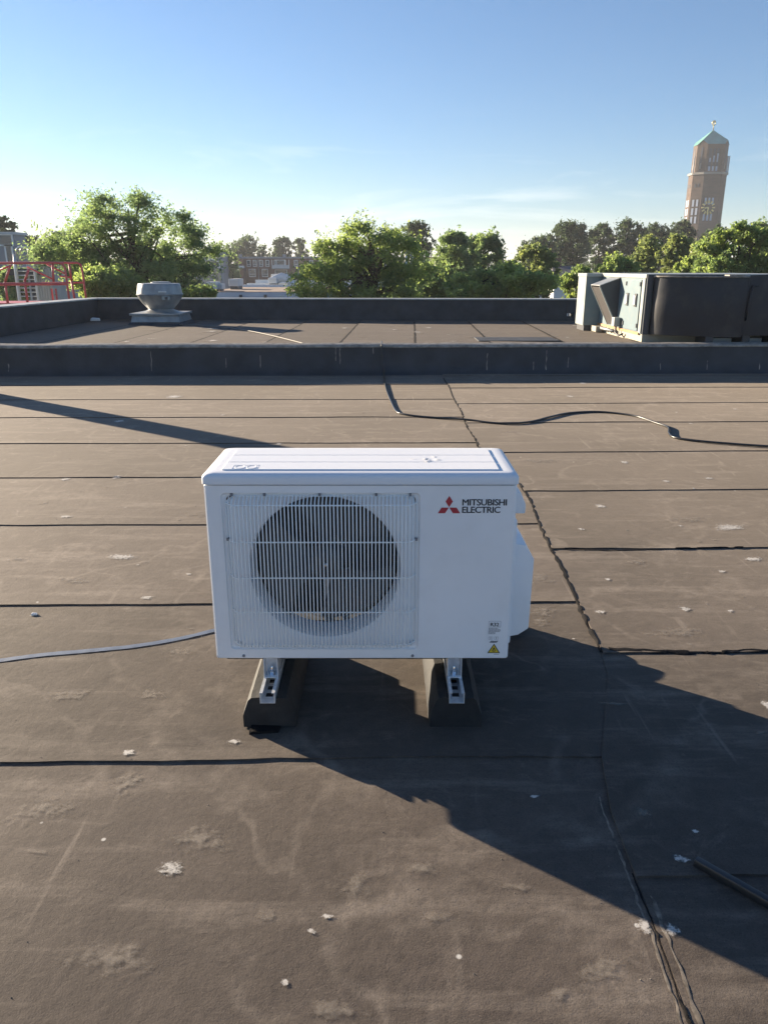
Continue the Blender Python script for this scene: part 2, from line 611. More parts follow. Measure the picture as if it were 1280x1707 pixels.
# ------------------------------------------------------------------ ground far below
GZ = -5.0
g = MB()
N = 24
xs = [-2400 + 4800 * i / N for i in range(N + 1)]
g.add([(x, y + 1200, GZ) for y in xs for x in xs],
      [(j * (N + 1) + i, j * (N + 1) + i + 1, (j + 1) * (N + 1) + i + 1, (j + 1) * (N + 1) + i) for j in range(N) for i in range(N)])
struct(g.build('ground', M['ground']))
st = MB()
st.add([(-60, 15.5, GZ + 0.004), (60, 15.5, GZ + 0.004), (60, 24, GZ + 0.004), (-60, 24, GZ + 0.004)], [(0, 1, 2, 3)])
struct(st.build('street', M['asphalt']))

# ------------------------------------------------------------------ the flat roof we stand on
SEAM_L = [-2.1, -1.17, -0.24, 0.69, 1.629, 2.567, 3.487, 4.369, 5.29, 6.264, 7.166, 8.09, 9.05]
SEAM_R = [-2.5, -1.56, -0.6, 0.33, 1.28, 2.221, 3.17, 4.10, 5.03, 6.05, 6.95, 7.88, 8.8, 9.2]
SLOPE_L, SLOPE_R = 0.012, 0.022


def wave(x, y):
    return 0.0045 * noise.noise(Vector((x * 0.55, y * 0.8, 3.1))) + 0.003 * noise.noise(Vector((x * 1.6, y * 1.9, 7.7)))


def bound(y):
    """where left and right sheets meet"""
    pts = [(-9, 0.50), (0.7, 0.505), (1.1, 0.52), (1.45, 0.515), (1.62, 0.53), (2.15, 0.715), (2.6, 0.725), (3.2, 0.75), (3.9, 0.79), (4.4, 0.775), (4.9, 0.66), (6.0, 0.665), (8.2, 0.68), (20, 0.7)]
    for (a, p), (b_, q) in zip(pts[:-1], pts[1:]):
        if y <= b_:
            t = (y - a) / (b_ - a)
            return p + (q - p) * t + 0.006 * math.sin(y * 5)
    return 0.7


def sheet_z(t):
    return 0.0015 + 0.0052 * (1 - t)


def surf(x, y):
    b_ = bound(y)
    seams, sl, x0 = (SEAM_L, SLOPE_L, -1.5) if x < b_ else (SEAM_R, SLOPE_R, 2.0)
    yy = y - sl * (x - x0)
    f = [s for s in seams if s <= yy]
    yf = f[-1] if f else seams[0]
    return wave(x, y) + sheet_z((yy - yf) / 1.02) + (0.004 if x >= b_ else 0)


roof_slab = MB()
roof_slab.box(-9, 9.5, -3.2, 9.3, -0.30, -0.03)
flat_roof = struct(roof_slab.build('flat_roof', M['upstand']))


def felt_strip(x_of, y0, y1, sl, x0, right, seed):
    mb = MB()
    rnd = random.Random(seed)
    nx, ts = 90, [0, 0, 0.012, 0.06, 0.2, 0.4, 0.6, 0.8, 1.0]
    L = 1.02
    cols = []
    for i in range(nx + 1):
        u = i / nx
        col = []
        for k, t in enumerate(ts):
            yy = y0 + t * (y1 + 0.07 - y0)
            xa, xb = x_of(yy)
            # denser near the meeting seam
            uu = u ** 1.6 if right else 1 - (1 - u) ** 1.6
            x = xa + (xb - xa) * uu
            y = yy + sl * (x - x0)
            if k <= 1:
                y += 0.009 * noise.noise(Vector((x * 2.3, seed, 0))) + 0.005 * noise.noise(Vector((x * 12, seed, 4)))
            z = wave(x, y) + sheet_z((yy - y0) / L) + (0.004 if right else 0)
            if k == 1:
                z += 0.002 * max(0, noise.noise(Vector((x * 2.0, seed, 9))))
            if k == 0:
                z -= 0.014
            col.append((x, y, z))
        cols.append(col)
    kk = len(ts)
    vs_ = [p for c in cols for p in c]
    fs = []
    for i in range(nx):
        for k in range(kk - 1):
            a = i * kk + k
            fs.append((a, a + kk, a + kk + 1, a + 1))
    mb.add(vs_, fs)
    # side lip along the meeting seam for right-hand sheets
    if right:
        c0 = cols[0]
        lip = [(p[0], p[1], p[2] - 0.014) for p in c0[1:]]
        n_ = len(lip)
        mb.add(list(c0[1:]) + lip, [(i, i + 1, n_ + i + 1, n_ + i) for i in range(n_ - 1)])
    return mb.build('felt_sheet', M['felt'], flat_roof, smooth=True, angle=40)


for i in range(len(SEAM_L) - 1):
    felt_strip(lambda y: (-9.0, bound(y) + 0.05), SEAM_L[i], SEAM_L[i + 1], SLOPE_L, -1.5, False, i * 3.7 + 1)
for i in range(len(SEAM_R) - 1):
    felt_strip(lambda y: (bound(y), 9.4), SEAM_R[i], SEAM_R[i + 1], SLOPE_R, 2.0, True, i * 5.1 + 50)


def ribbon(pts, w0, w1, matl, name, lift=0.002, wob=0.5, parent=flat_roof, seed=0, sf=surf, thick=0.0):
    """a narrow irregular strip lying on the roof"""
    mb = MB()
    P2 = []
    for a, b_ in zip(pts[:-1], pts[1:]):
        n_ = max(2, int((Vector(b_) - Vector(a)).length / 0.012))
        n_ = min(n_, 160)
        for k in range(n_):
            t = k / n_
            P2.append((a[0] + (b_[0] - a[0]) * t, a[1] + (b_[1] - a[1]) * t))
    P2.append(tuple(pts[-1]))
    L_, R_ = [], []
    for i, p in enumerate(P2):
        q0, q1 = P2[max(0, i - 1)], P2[min(len(P2) - 1, i + 1)]
        d = Vector((q1[0] - q0[0], q1[1] - q0[1])).normalized()
        nrm = Vector((-d.y, d.x))
        t = i / max(1, len(P2) - 1)
        w = w0 + (w1 - w0) * t
        wl_ = w * (1 + wob * noise.noise(Vector((p[0] * 22, p[1] * 22, seed))))
        wr_ = w * (1 + wob * noise.noise(Vector((p[0] * 22, p[1] * 22, seed + 9))))
        for arr, s, ww in ((L_, 1, wl_), (R_, -1, wr_)):
            x, y = p[0] + nrm.x * s * ww / 2, p[1] + nrm.y * s * ww / 2
            arr.append((x, y, sf(x, y) + lift + 0.001 * noise.noise(Vector((x * 40, y * 40, seed)))))
    n_ = len(L_)
    Cn = [((a[0] + b_[0]) / 2, (a[1] + b_[1]) / 2, max(a[2], b_[2]) + 0.0015 + thick) for a, b_ in zip(L_, R_)]
    fs = []
    for i in range(n_ - 1):
        fs += [(i, n_ + i, n_ + i + 1, i + 1), (n_ + i, 2 * n_ + i, 2 * n_ + i + 1, n_ + i + 1)]
    mb.add(L_ + Cn + R_, fs)
    return mb.build(name, matl, parent, smooth=True)


def seg(y0, y1, n_=12, dx=0.0, amp=0.008, sd=0):
    return [(bound(y0 + (y1 - y0) * i / n_) + dx + amp * noise.noise(Vector((i * 1.7, sd, 0))), y0 + (y1 - y0) * i / n_) for i in range(n_ + 1)]


ribbon(seg(2.2, 4.3, 60, -0.004, 0.003), 0.012, 0.010, M['tar'], 'tar_joint', wob=1.3, seed=1, lift=0.002, thick=-0.001)
ribbon(seg(4.62, 8.6, 60, -0.004, 0.003), 0.010, 0.012, M['tar'], 'tar_joint', wob=1.4, seed=2, lift=0.0015, thick=-0.001)
ribbon([(0.735, 2.215), (0.86, 2.205), (1.0, 2.19), (1.2, 2.205), (1.5, 2.21), (1.8, 2.215)], 0.016, 0.008, M['tar'], 'tar_joint', wob=1.8, seed=3, lift=0.001, thick=-0.001)
ribbon([(0.80, 3.145), (1.0, 3.13), (1.3, 3.15), (1.6, 3.16)], 0.012, 0.008, M['tar'], 'tar_joint', wob=1.3, seed=4)
ribbon(seg(0.75, 1.26, 40, -0.003, 0.004, 5), 0.008, 0.003, M['tar'], 'tar_joint', wob=1.4, seed=5, lift=0.0015, thick=-0.001)
ribbon(seg(0.75, 1.5, 50, -0.014, 0.006, 6), 0.007, 0.003, M['crack'], 'cracked_edge', thick=-0.0013, wob=2.0, seed=6, lift=0.0008)
ribbon(seg(0.75, 1.2, 30, 0.016, 0.006, 7), 0.006, 0.005, M['crack'], 'cracked_edge', thick=-0.0013, wob=2.2, seed=7, lift=0.0008)




def blob(cx, cy, rx, ry, rot, matl, name, seed, sf=surf, lift=0.0022, parent=flat_roof, jag=0.6):
    n_, rings = 26, 4
    rnd = random.Random(seed)
    c, s = math.cos(rot), math.sin(rot)
    vs_, fade = [], []
    for k in range(rings + 1):
        rr = k / rings
        for j in range(n_):
            a = 2 * math.pi * j / n_
            q = 1 + jag * noise.noise(Vector((math.cos(a) * 1.6 + seed * 3.3, math.sin(a) * 1.6, seed))) + 0.15 * noise.noise(Vector((math.cos(a) * 6, math.sin(a) * 6, seed)))
            u, v = rx * rr * q * math.cos(a), ry * rr * q * math.sin(a)
            x, y = cx + u * c - v * s, cy + u * s + v * c
            vs_.append((x, y, sf(x, y) + lift))
            fade.append(0.35 - 1.1 * rr ** 1.6)
    fs = []
    for k in range(rings):
        for j in range(n_):
            j2 = (j + 1) % n_
            fs.append((k * n_ + j, (k + 1) * n_ + j, (k + 1) * n_ + j2, k * n_ + j2) if k else (j, n_ + j, n_ + j2))
    mb = MB()
    mb.add(vs_, fs)
    o = mb.build(name, matl, parent, smooth=True)
    at = o.data.attributes.new('fade', 'FLOAT', 'POINT')
    at.data.foreach_set('value', fade)
    return o


# stains seen in the photograph: photo x, y, half width px, half height px, kind
STAINS = [
    (205, 931, 34, 6, 'w'), (285, 1449, 27, 15, 'w'), (210, 1303, 40, 24, 'd'), (330, 1400, 60, 26, 'd'), (215, 1257, 17, 6, 'w'), (392, 1239, 15, 6, 'w'),
    (58, 1026, 6, 4, 'w'), (545, 1532, 12, 5, 'w'), (520, 1556, 10, 5, 'w'), (476, 1641, 9, 8, 'w'), (445, 1530, 22, 14, 'd'), (200, 1600, 90, 40, 'd'),
    (1072, 1549, 16, 18, 'w'), (1118, 1556, 16, 15, 'w'), (1132, 1439, 18, 9, 'w'), (1070, 1360, 18, 12, 'd'), (1157, 1393, 9, 5, 'w'),
    (1215, 883, 32, 7, 'w'), (1255, 936, 22, 5, 'w'), (1000, 846, 12, 4, 'w'), (1012, 970, 6, 3, 'w'), (1202, 956, 9, 3, 'w'), (968, 886, 7, 3, 'w'),
    (1275, 1180, 12, 10, 'w'), (1140, 1020, 12, 5, 'w'), (905, 1020, 24, 14, 'd'), (900, 1040, 20, 12, 'd'), (900, 965, 26, 12, 'd'), (1020, 1178, 26, 5, 'd'), (1265, 1228, 20, 4, 'd'),
    (110, 800, 12, 3, 'w'), (195, 797, 10, 3, 'w'), (25, 935, 20, 5, 'd'), (315, 960, 7, 2, 'w'), (245, 1000, 14, 4, 'w'), (240, 940, 12, 3, 'd'), (200, 703, 14, 3, 'w'),
    (290, 663, 18, 4, 'w'), (60, 700, 16, 3, 'd'), (110, 864, 14, 3, 'w'), (75, 840, 10, 3, 'd'), (465, 741, 8, 2, 'w'), (950, 662, 9, 2, 'w'), (970, 641, 8, 2, 'w'), (1110, 805, 9, 2, 'w'),
    (560, 1690, 60, 20, 'd'), (590, 1480, 34, 30, 'd'), (930, 1660, 30, 14, 'd'), (1000, 1620, 60, 26, 'd'), (60, 1420, 30, 5, 'd'), (70, 1350, 70, 20, 'd'), (700, 1450, 40, 16, 'd'), (720, 1530, 30, 12, 'd'),
    (890, 1330, 12, 4, 'w'), (860, 1480, 30, 10, 'd'), (330, 860, 30, 5, 'd'), (120, 970, 40, 7, 'd'), (300, 1090, 30, 8, 'd'), (120, 1160, 50, 12, 'd'), (250, 1160, 30, 10, 'd'),
    (1150, 870, 40, 6, 'd'), (1060, 940, 30, 6, 'd'), (1130, 1060, 60, 10, 'd'), (1000, 1025, 12, 4, 'w'), (850, 722, 20, 3, 'd'), (900, 770, 40, 5, 'd'), (1040, 772, 10, 3, 'w'), (1180, 800, 9, 2, 'w'),
]
for i, (x, y, hw, hh, kd) in enumerate(STAINS):
    c = G(x, y)
    ex, ey = G(x + hw, y), G(x, y - hh)
    blob(c.x, c.y, max(0.01, ex.x - c.x), max(0.008, ey.y - c.y), random.uniform(-0.25, 0.25), M['white_stain' if kd == 'w' else 'dust_stain'], 'stain', i + 1.37, jag=0.3 if kd == 'w' else 0.6)
rs = random.Random(4)
for i in range(70):
    x, y = rs.uniform(0, 1280), rs.uniform(650, 1100) ** 1.0
    if 330 < x < 890 and y > 740:
        continue
    c = G(x, y)
    q = rs.uniform(0.006, 0.02) * (0.6 + c.y * 0.18)
    blob(c.x, c.y, q, q * rs.uniform(0.5, 0.9), rs.uniform(0, 3), M['white_stain' if rs.random() < 0.22 else 'dust_stain'], 'stain', 200 + i * 1.13)

# crumbs of grit
grit = MB()
for i in range(600):
    x, y = rs.uniform(-2.4, 2.6), 0.7 + 6.0 * rs.random() ** 1.8
    r_ = rs.uniform(0.0010, 0.0024)
    z = surf(x, y)
    a = rs.uniform(0, 6)
    pts = [(x + r_ * math.cos(a + k * 2.1), y + r_ * math.sin(a + k * 2.1), z - 0.001) for k in range(3)] + [(x + r_ * 0.2, y, z + r_ * 1.1)]
    grit.add(pts, [(0, 1, 3), (1, 2, 3), (2, 0, 3)])
tag(grit.build('grit', mat('grit_grey', (0.16, 0.145, 0.13), 0.9)), 'loose fine grit scattered on the brown felt roof', 'grit', kind='stuff')

# ------------------------------------------------------------------ kerb between the two roofs
KY = 8.98
KS = 0.020                                    # the kerb runs slightly askew


def ky(x):
    return KY + KS * x


kerb = thing('kerb_upstand', (0, KY, 0), 'long low black felt upstand with pale rim between the two flat roofs', 'upstand')
nx = 120
vs_, fs = [], []
prof = [(-0.16, -0.004), (-0.09, 0.012), (-0.035, 0.05), (-0.012, 0.12), (0.0, 0.30), (0.004, 0.322), (0.14, 0.325), (0.16, 0.29)]
for i in range(nx + 1):
    x = -9 + 18.4 * i / nx
    for dy, z in prof:
        w = 0.012 * noise.noise(Vector((x * 1.3, dy * 8, 2))) + 0.006 * noise.noise(Vector((x * 5, dy * 9, 5)))
        vs_.append((x, ky(x) + dy + (w if 0.02 < z < 0.33 else 0), z + (0.006 * noise.noise(Vector((x * 1.1, 0, 8))) if z > 0.2 else 0)))
n_ = len(prof)
for i in range(nx):
    for k in range(n_ - 1):
        a = i * n_ + k
        fs.append((a, a + n_, a + n_ + 1, a + 1))
mb = MB(); mb.add(vs_, fs)
mb.build('upstand_skin', M['upstand'], kerb, smooth=True, angle=50)
vs_, fs = [], []
prof = [(-0.018, 0.310), (-0.022, 0.324), (0.0, 0.338), (0.15, 0.350)]
for i in range(nx * 2 + 1):
    x = -9 + 18.4 * i / (nx * 2)
    for dy, z in prof:
        j = 0.006 * noise.noise(Vector((x * 6, dy * 30, 2)))
        vs_.append((x, ky(x) + dy + 0.012 * noise.noise(Vector((x * 1.3, 0, 2))) + j, z + 0.007 * noise.noise(Vector((x * 1.1, 0, 8))) + j * 0.6))
for i in range(nx * 2):
    for k in range(3):
        a = i * 4 + k
        fs.append((a, a + 4, a + 5, a + 1))
mb = MB(); mb.add(vs_, fs)
mb.build('rim', M['coping'], kerb, smooth=True)
# pale drips on the upstand
for i, px in enumerate([560, 567, 622, 812, 911, 948, 1104, 1183, 1272, 890, 378, 20, 435, 255]):
    x = (px - 640) / 1283 * 9.0
    mb = MB()
    h = random.uniform(0.06, 0.25)
    zt = random.uniform(0.12, 0.31) if i > 2 else 0.31
    zb = max(0.05, zt - h)
    k = 10
    L_ = []
    for q in range(k + 1):
        z = zt + (zb - zt) * q / k
        dy = -0.012 - 0.03 * max(0, (0.16 - z) / 0.16)
        xx = x + 0.01 * noise.noise(Vector((z * 14, px, 0)))
        w = 0.007 * (0.6 + noise.noise(Vector((z * 20, px, 3))))
        yy = ky(xx) + dy - 0.014
        L_ += [(xx - w, yy, z), (xx + w, yy, z)]
    mb.add(L_, [(2 * q, 2 * q + 1, 2 * q + 3, 2 * q + 2) for q in range(k)])
    mb.build('drip_mark', M['coping'], kerb)

# ------------------------------------------------------------------ upper roof
UZ = 0.30
ub = MB(); ub.box(-5.3, 9.4, 9.16, 14.6, -0.3, UZ - 0.012)
upper_roof = struct(ub.build('upper_roof', M['upstand']))


def usurf(x, y):
    return UZ + 0.006 * noise.noise(Vector((x * 0.7, y * 0.7, 1)))


us = random.Random(11)
x = -5.2
ui = 0
while x < 9.2:
    w = 0.93
    mb = MB()
    vs_, fs = [], []
    nyy = 40
    tx = [0, 0, 0.012, 0.25, 0.5, 0.75, 1.0]
    for j in range(nyy + 1):
        y = 9.12 + (14.3 - 9.12) * j / nyy
        for k, t in enumerate(tx):
            xx = x + t * (w + 0.07) + (y - 9.1) * 0.035
            if k < 2:
                xx += 0.008 * noise.noise(Vector((y * 2.2, ui, 0)))
            z = usurf(xx, y) + 0.0105 - 0.0085 * t - (0.012 if k == 0 else 0)
            vs_.append((xx, y, z))
    kk = len(tx)
    for j in range(nyy):
        for k in range(kk - 1):
            a = j * kk + k
            fs.append((a, a + 1, a + kk + 1, a + kk))
    mb.add(vs_, fs)
    mb.build('felt_sheet', M['felt2'], upper_roof, smooth=True, angle=40)
    ribbon([(x + (y - 9.1) * 0.035 - 0.006, y) for y in [9.2 + 0.2 * q for q in range(22)]], 0.034, 0.03, M['tar'], 'tar_joint', lift=0.006, wob=0.7, parent=upper_roof, seed=ui + 30, sf=lambda a, b_: usurf(a, b_) + 0.004)
    x += w
    ui += 1
# dark patch of felt on the upper roof
mb = MB()
a, b_ = G(790, 564, UZ), G(932, 570, UZ)
mb.box(a.x, b_.x, b_.y, a.y, UZ + 0.004, UZ + 0.016)
mb.build('felt_patch', M['upstand'], upper_roof)
for i in range(60):
    q = G(us.uniform(180, 1000), us.uniform(541, 572), UZ)
    blob(q.x, q.y, us.uniform(0.03, 0.16), us.uniform(0.02, 0.09), us.uniform(0, 3), M['dust_stain' if us.random() < 0.7 else 'white_stain'], 'stain', 400 + i * 1.7, sf=usurf, lift=0.0125, parent=upper_roof)

# parapets
PB_L, PB_R = (-5.12, 14.0), (9.2, 13.45)
PZ = 0.655


def pby(x):
    return PB_L[1] + (PB_R[1] - PB_L[1]) * (x - PB_L[0]) / (PB_R[0] - PB_L[0])


back_par = thing('parapet_wall', (2, 13.8, UZ), 'straight black parapet along the far edge of the upper roof', 'parapet')


def par_piece(x0, x1, z0, z1, name='wall_section'):
    mb = MB()
    k = max(1, int((x1 - x0) / 0.4))
    for i in range(k):
        a, b2 = x0 + (x1 - x0) * i / k, x0 + (x1 - x0) * (i + 1) / k
        wa, wb = 0.012 * noise.noise(Vector((a * 1.1, 0, 3))), 0.012 * noise.noise(Vector((b2 * 1.1, 0, 3)))
        mb.add([(a, pby(a) - 0.03 + wa, z0), (b2, pby(b2) - 0.03 + wb, z0), (b2, pby(b2) + wb, z1), (a, pby(a) + wa, z1)], [(0, 1, 2, 3)])
        mb.add([(a, pby(a) + 0.25, z0), (b2, pby(b2) + 0.25, z0), (b2, pby(b2) + 0.25, z1), (a, pby(a) + 0.25, z1)], [(3, 2, 1, 0)])
        mb.add([(a, pby(a) + wa, z1), (b2, pby(b2) + wb, z1), (b2, pby(b2) + 0.25, z1), (a, pby(a) + 0.25, z1)], [(0, 1, 2, 3)])
        mb.add([(a, pby(a) - 0.03 + wa, z0), (b2, pby(b2) - 0.03 + wb, z0), (b2, pby(b2) + 0.25, z0), (a, pby(a) + 0.25, z0)], [(3, 2, 1, 0)])
    for e in (x0, x1):
        mb.add([(e, pby(e) - 0.03, z0), (e, pby(e) + 0.25, z0), (e, pby(e) + 0.25, z1), (e, pby(e), z1)], [(0, 1, 2, 3)])
    return mb.build(name, M['upstand'], back_par)


hx0, hx1 = 3.20, 3.31                       # overflow opening
par_piece(-5.3, hx0, UZ - 0.02, PZ)
par_piece(hx1, 9.2, UZ - 0.02, PZ)
par_piece(hx0, hx1, UZ - 0.02, UZ + 0.075)
par_piece(hx0, hx1, UZ + 0.135, PZ)
mb = MB()
for i in range(30):
    a, b2 = -5.32 + 14.5 * i / 30, -5.32 + 14.5 * (i + 1) / 30 - 0.004
    mb.hexa([(a, pby(a) - 0.02, PZ + 0.001), (b2, pby(b2) - 0.02, PZ + 0.001), (b2, pby(b2) + 0.28, PZ + 0.001), (a, pby(a) + 0.28, PZ + 0.001),
             (a, pby(a) - 0.02, PZ + 0.022), (b2, pby(b2) - 0.02, PZ + 0.022), (b2, pby(b2) + 0.28, PZ + 0.022), (a, pby(a) + 0.28, PZ + 0.022)])
mb.build('coping', M['coping2'], back_par)
left_par = thing('parapet_wall', (-5.2, 11.5, UZ), 'black parapet running back along the left edge, with a pale coping', 'parapet')
LA, LB = Vector((-5.43, 10.2)), Vector((-5.10, 14.02))
mb = MB(); mc = MB()
k = 20
for i in range(k):
    a, b2 = LA.lerp(LB, i / k), LA.lerp(LB, (i + 1) / k)
    mb.hexa([(a.x - 0.3, a.y, -0.05), (a.x + 0.02, a.y, -0.05), (b2.x + 0.02, b2.y, -0.05), (b2.x - 0.3, b2.y, -0.05),
             (a.x - 0.3, a.y, PZ), (a.x, a.y, PZ), (b2.x, b2.y, PZ), (b2.x - 0.3, b2.y, PZ)])
    mc.hexa([(a.x - 0.32, a.y, PZ + 0.001), (a.x + 0.02, a.y, PZ + 0.001), (b2.x + 0.02, b2.y - 0.003, PZ + 0.001), (b2.x - 0.32, b2.y - 0.003, PZ + 0.001),
             (a.x - 0.32, a.y, PZ + 0.022), (a.x + 0.02, a.y, PZ + 0.022), (b2.x + 0.02, b2.y - 0.003, PZ + 0.022), (b2.x - 0.32, b2.y - 0.003, PZ + 0.022)])
mb.build('wall_section', M['upstand'], left_par)
mc.build('coping', M['coping2'], left_par)

# the building below the roofs
bl = thing('roof_building', (0, 4, GZ), 'low brick building whose flat roof carries the white outdoor unit', 'building')
mb = MB(); mb.box(-8.9, 9.35, -3.1, 9.1, GZ, -0.31); mb.build('wall', M['wall_low'], bl)
mb = MB(); mb.box(-5.25, 9.3, 9.11, 14.2, GZ, -0.31); mb.build('wall', M['wall_low'], bl)

# ------------------------------------------------------------------ outdoor unit
UX, UY, UB = -0.46, 1.847, 0.1775            # left, front, underside
UW, UD, UH = 0.80, 0.295, 0.4975
ou = thing('outdoor_unit', (UX + UW / 2, UY + UD / 2, UB), 'white air conditioner outdoor unit with round fan grille, on two rubber feet', 'outdoor unit')


def U(u, d, v):
    return (UX + u, UY + d, UB + v)


RU0, RU1, RV0, RV1 = 0.043, 0.553, 0.030, 0.4757
CU, CV, CR = 0.3036, 0.262, 0.196

# front panel: rounded outer rim, flat face, recessed field with bell mouth
mb = MB()


def ring_rect(u0, u1, v0, v1, d, r=0.0, n_=6):
    pts = []
    for (cu, cv, a0) in ((u1 - r, v1 - r, 0), (u0 + r, v1 - r, 90), (u0 + r, v0 + r, 180), (u1 - r, v0 + r, 270)):
        for k in range(n_):
            a = R(a0 + 90 * k / (n_ - 1))
            pts.append((cu + r * math.cos(a), d, cv + r * math.sin(a)))
    return pts


def loft(mb, rings, close=True):
    vs_ = [U(*p) for rg in rings for p in rg]
    n_ = len(rings[0])
    fs = []
    for i in range(len(rings) - 1):
        for j in range(n_):
            j2 = (j + 1) % n_
            fs.append((i * n_ + j, i * n_ + j2, (i + 1) * n_ + j2, (i + 1) * n_ + j))
    mb.add(vs_, fs)


rr_out = [ring_rect(0.0, UW, 0.0, UH, 0.05, 0.006), ring_rect(0.0, UW, 0.0, UH, 0.012, 0.006), ring_rect(0.0015, UW - 0.0015, 0.0015, UH - 0.001, 0.004, 0.007),
          ring_rect(0.006, UW - 0.006, 0.005, UH - 0.003, 0.0, 0.008)]
loft(mb, rr_out)
# face between outer ring and recess rectangle: strips
i0 = ring_rect(0.006, UW - 0.006, 0.005, UH - 0.003, 0.0, 0.008)
i1 = ring_rect(RU0, RU1, RV0, RV1, 0.0, 0.012)
loft(mb, [i0, i1, ring_rect(RU0 + 0.003, RU1 - 0.003, RV0 + 0.003, RV1 - 0.003, 0.006, 0.012), ring_rect(RU0 + 0.012, RU1 - 0.012, RV0 + 0.01, RV1 - 0.01, 0.009, 0.012)])
# field from rectangle to circle
n_ = 96
rect, cr = [], []
hw, hh = (RU1 - RU0) / 2 - 0.012, (RV1 - RV0) / 2 - 0.010
cu, cv = (RU0 + RU1) / 2, (RV0 + RV1) / 2
rings = [[] for _ in range(9)]
for j in range(n_):
    a = 2 * math.pi * j / n_
    ca, sa = math.cos(a), math.sin(a)
    # cast from circle centre to the rectangle
    tx = ((cu + hw - CU) / ca) if ca > 1e-6 else (((cu - hw - CU) / ca) if ca < -1e-6 else 9)
    tz = ((cv + hh - CV) / sa) if sa > 1e-6 else (((cv - hh - CV) / sa) if sa < -1e-6 else 9)
    t = min(tx, tz)
    rings[0].append((CU + ca * t, 0.009, CV + sa * t))
    rmid = min(t, 0.212)
    for k, (rq, dd) in enumerate([(max(rmid, CR + 0.006), 0.011), (CR + 0.005, 0.016), (CR + 0.002, 0.024), (CR, 0.036), (CR, 0.09), (CR + 0.001, 0.10)]):
        rings[k + 1].append((CU + ca * rq, dd, CV + sa * rq))
loft(mb, rings[:7])
front = mb.build('front_panel', M['casing'], ou, smooth=True, angle=28)
# thin shadow line framing the recess is real depth; two screws under the grille
for u in (0.077, 0.538):
    s = MB(); s.lathe([(0.004, 0), (0.0042, 0.002), (0.002, 0.003)], n=12)
    s.v = [U(u + p[0], -p[2] + 0.0005, 0.0115 + p[1]) for p in s.v]
    s.build('screw', M['print_grey'], front, smooth=True)

# grille
grille = bpy.data.objects.new('fan_grille', None)
C.objects.link(grille)
grille.parent = ou
WORLD[grille.name] = WORLD[ou.name]


def gd(u):
    e = min(u - 0.052, 0.546 - u)
    if e < 0.026:
        return -0.021 + 0.030 * (1 - e / 0.026) ** 1.6
    return -0.021


NW = 52
for i in range(NW):
    u = 0.0535 + (0.5445 - 0.0535) * i / (NW - 1)
    d = gd(u)
    lean = 0.0006 * noise.noise(Vector((i * 2.3, 0, 0)))
    path = [(u, min(d + 0.026, 0.008), 0.040), (u, d + 0.008, 0.044), (u, d, 0.052), (u + lean, d, 0.25), (u, d, 0.447), (u, d + 0.005, 0.4535), (u, min(d + 0.026, 0.008), 0.4665)]
    if 3 < i < NW - 4:
        path[-1:] = [(u, d + 0.024, 0.4655), (u, 0.007, 0.4672)]
    w = MB(); w.tube([U(*p) for p in path], 0.0017, 6)
    w.build('wire', M['wire'], grille, smooth=True)
for v, dz in ((0.0535, 0.0018), (0.150, 0.0018), (0.2485, 0.0018), (0.348, 0.0018), (0.4475, 0.0018)):
    path = [(0.0525, 0.008, v)]
    for k in range(13):
        u = 0.0535 + (0.0785 - 0.0535) * k / 12
        path.append((u, gd(u) + 0.0026, v))
    for k in range(13):
        u = 0.0535 + (0.0785 - 0.0535) * (12 - k) / 12
        path.append((0.598 - u, gd(u) + 0.0026, v))
    path.append((0.5455, 0.008, v))
    w = MB(); w.tube([U(*p) for p in path], 0.0019, 6)
    w.build('cross_wire', M['wire'], grille, smooth=True)
for v, d in ((0.4662, 0.0035), (0.0405, 0.0035)):
    w = MB(); w.tube([U(0.071, d + 0.006, v + (0.006 if v > 0.2 else -0.003)), U(0.074, d, v), U(0.3, d, v), U(0.524, d, v), U(0.527, d + 0.006, v + (0.006 if v > 0.2 else -0.003))], 0.0016, 6)
    w.build('cross_wire', M['wire'], grille, smooth=True)
for (u, v) in ((0.067, 0.0475), (0.531, 0.0475)):
    s = MB(); s.lathe([(0.0055, 0), (0.0055, 0.004), (0.003, 0.007)], n=14)
    s.v = [U(u + p[0], -p[2] + 0.006, v + p[1]) for p in s.v]
    s.build('screw', M['zinc'], grille, smooth=True)
for (u, v) in ((0.071, 0.470), (0.155, 0.470), (0.296, 0.470), (0.44, 0.470), (0.527, 0.470), (0.0545, 0.349), (0.5435, 0.349)):
    s = MB(); s.box(UX + u - 0.003, UX + u + 0.003, UY - 0.0005, UY + 0.010, UB + v - 0.003, UB + v + 0.004)
    s.build('clip', M['print_grey'], grille)

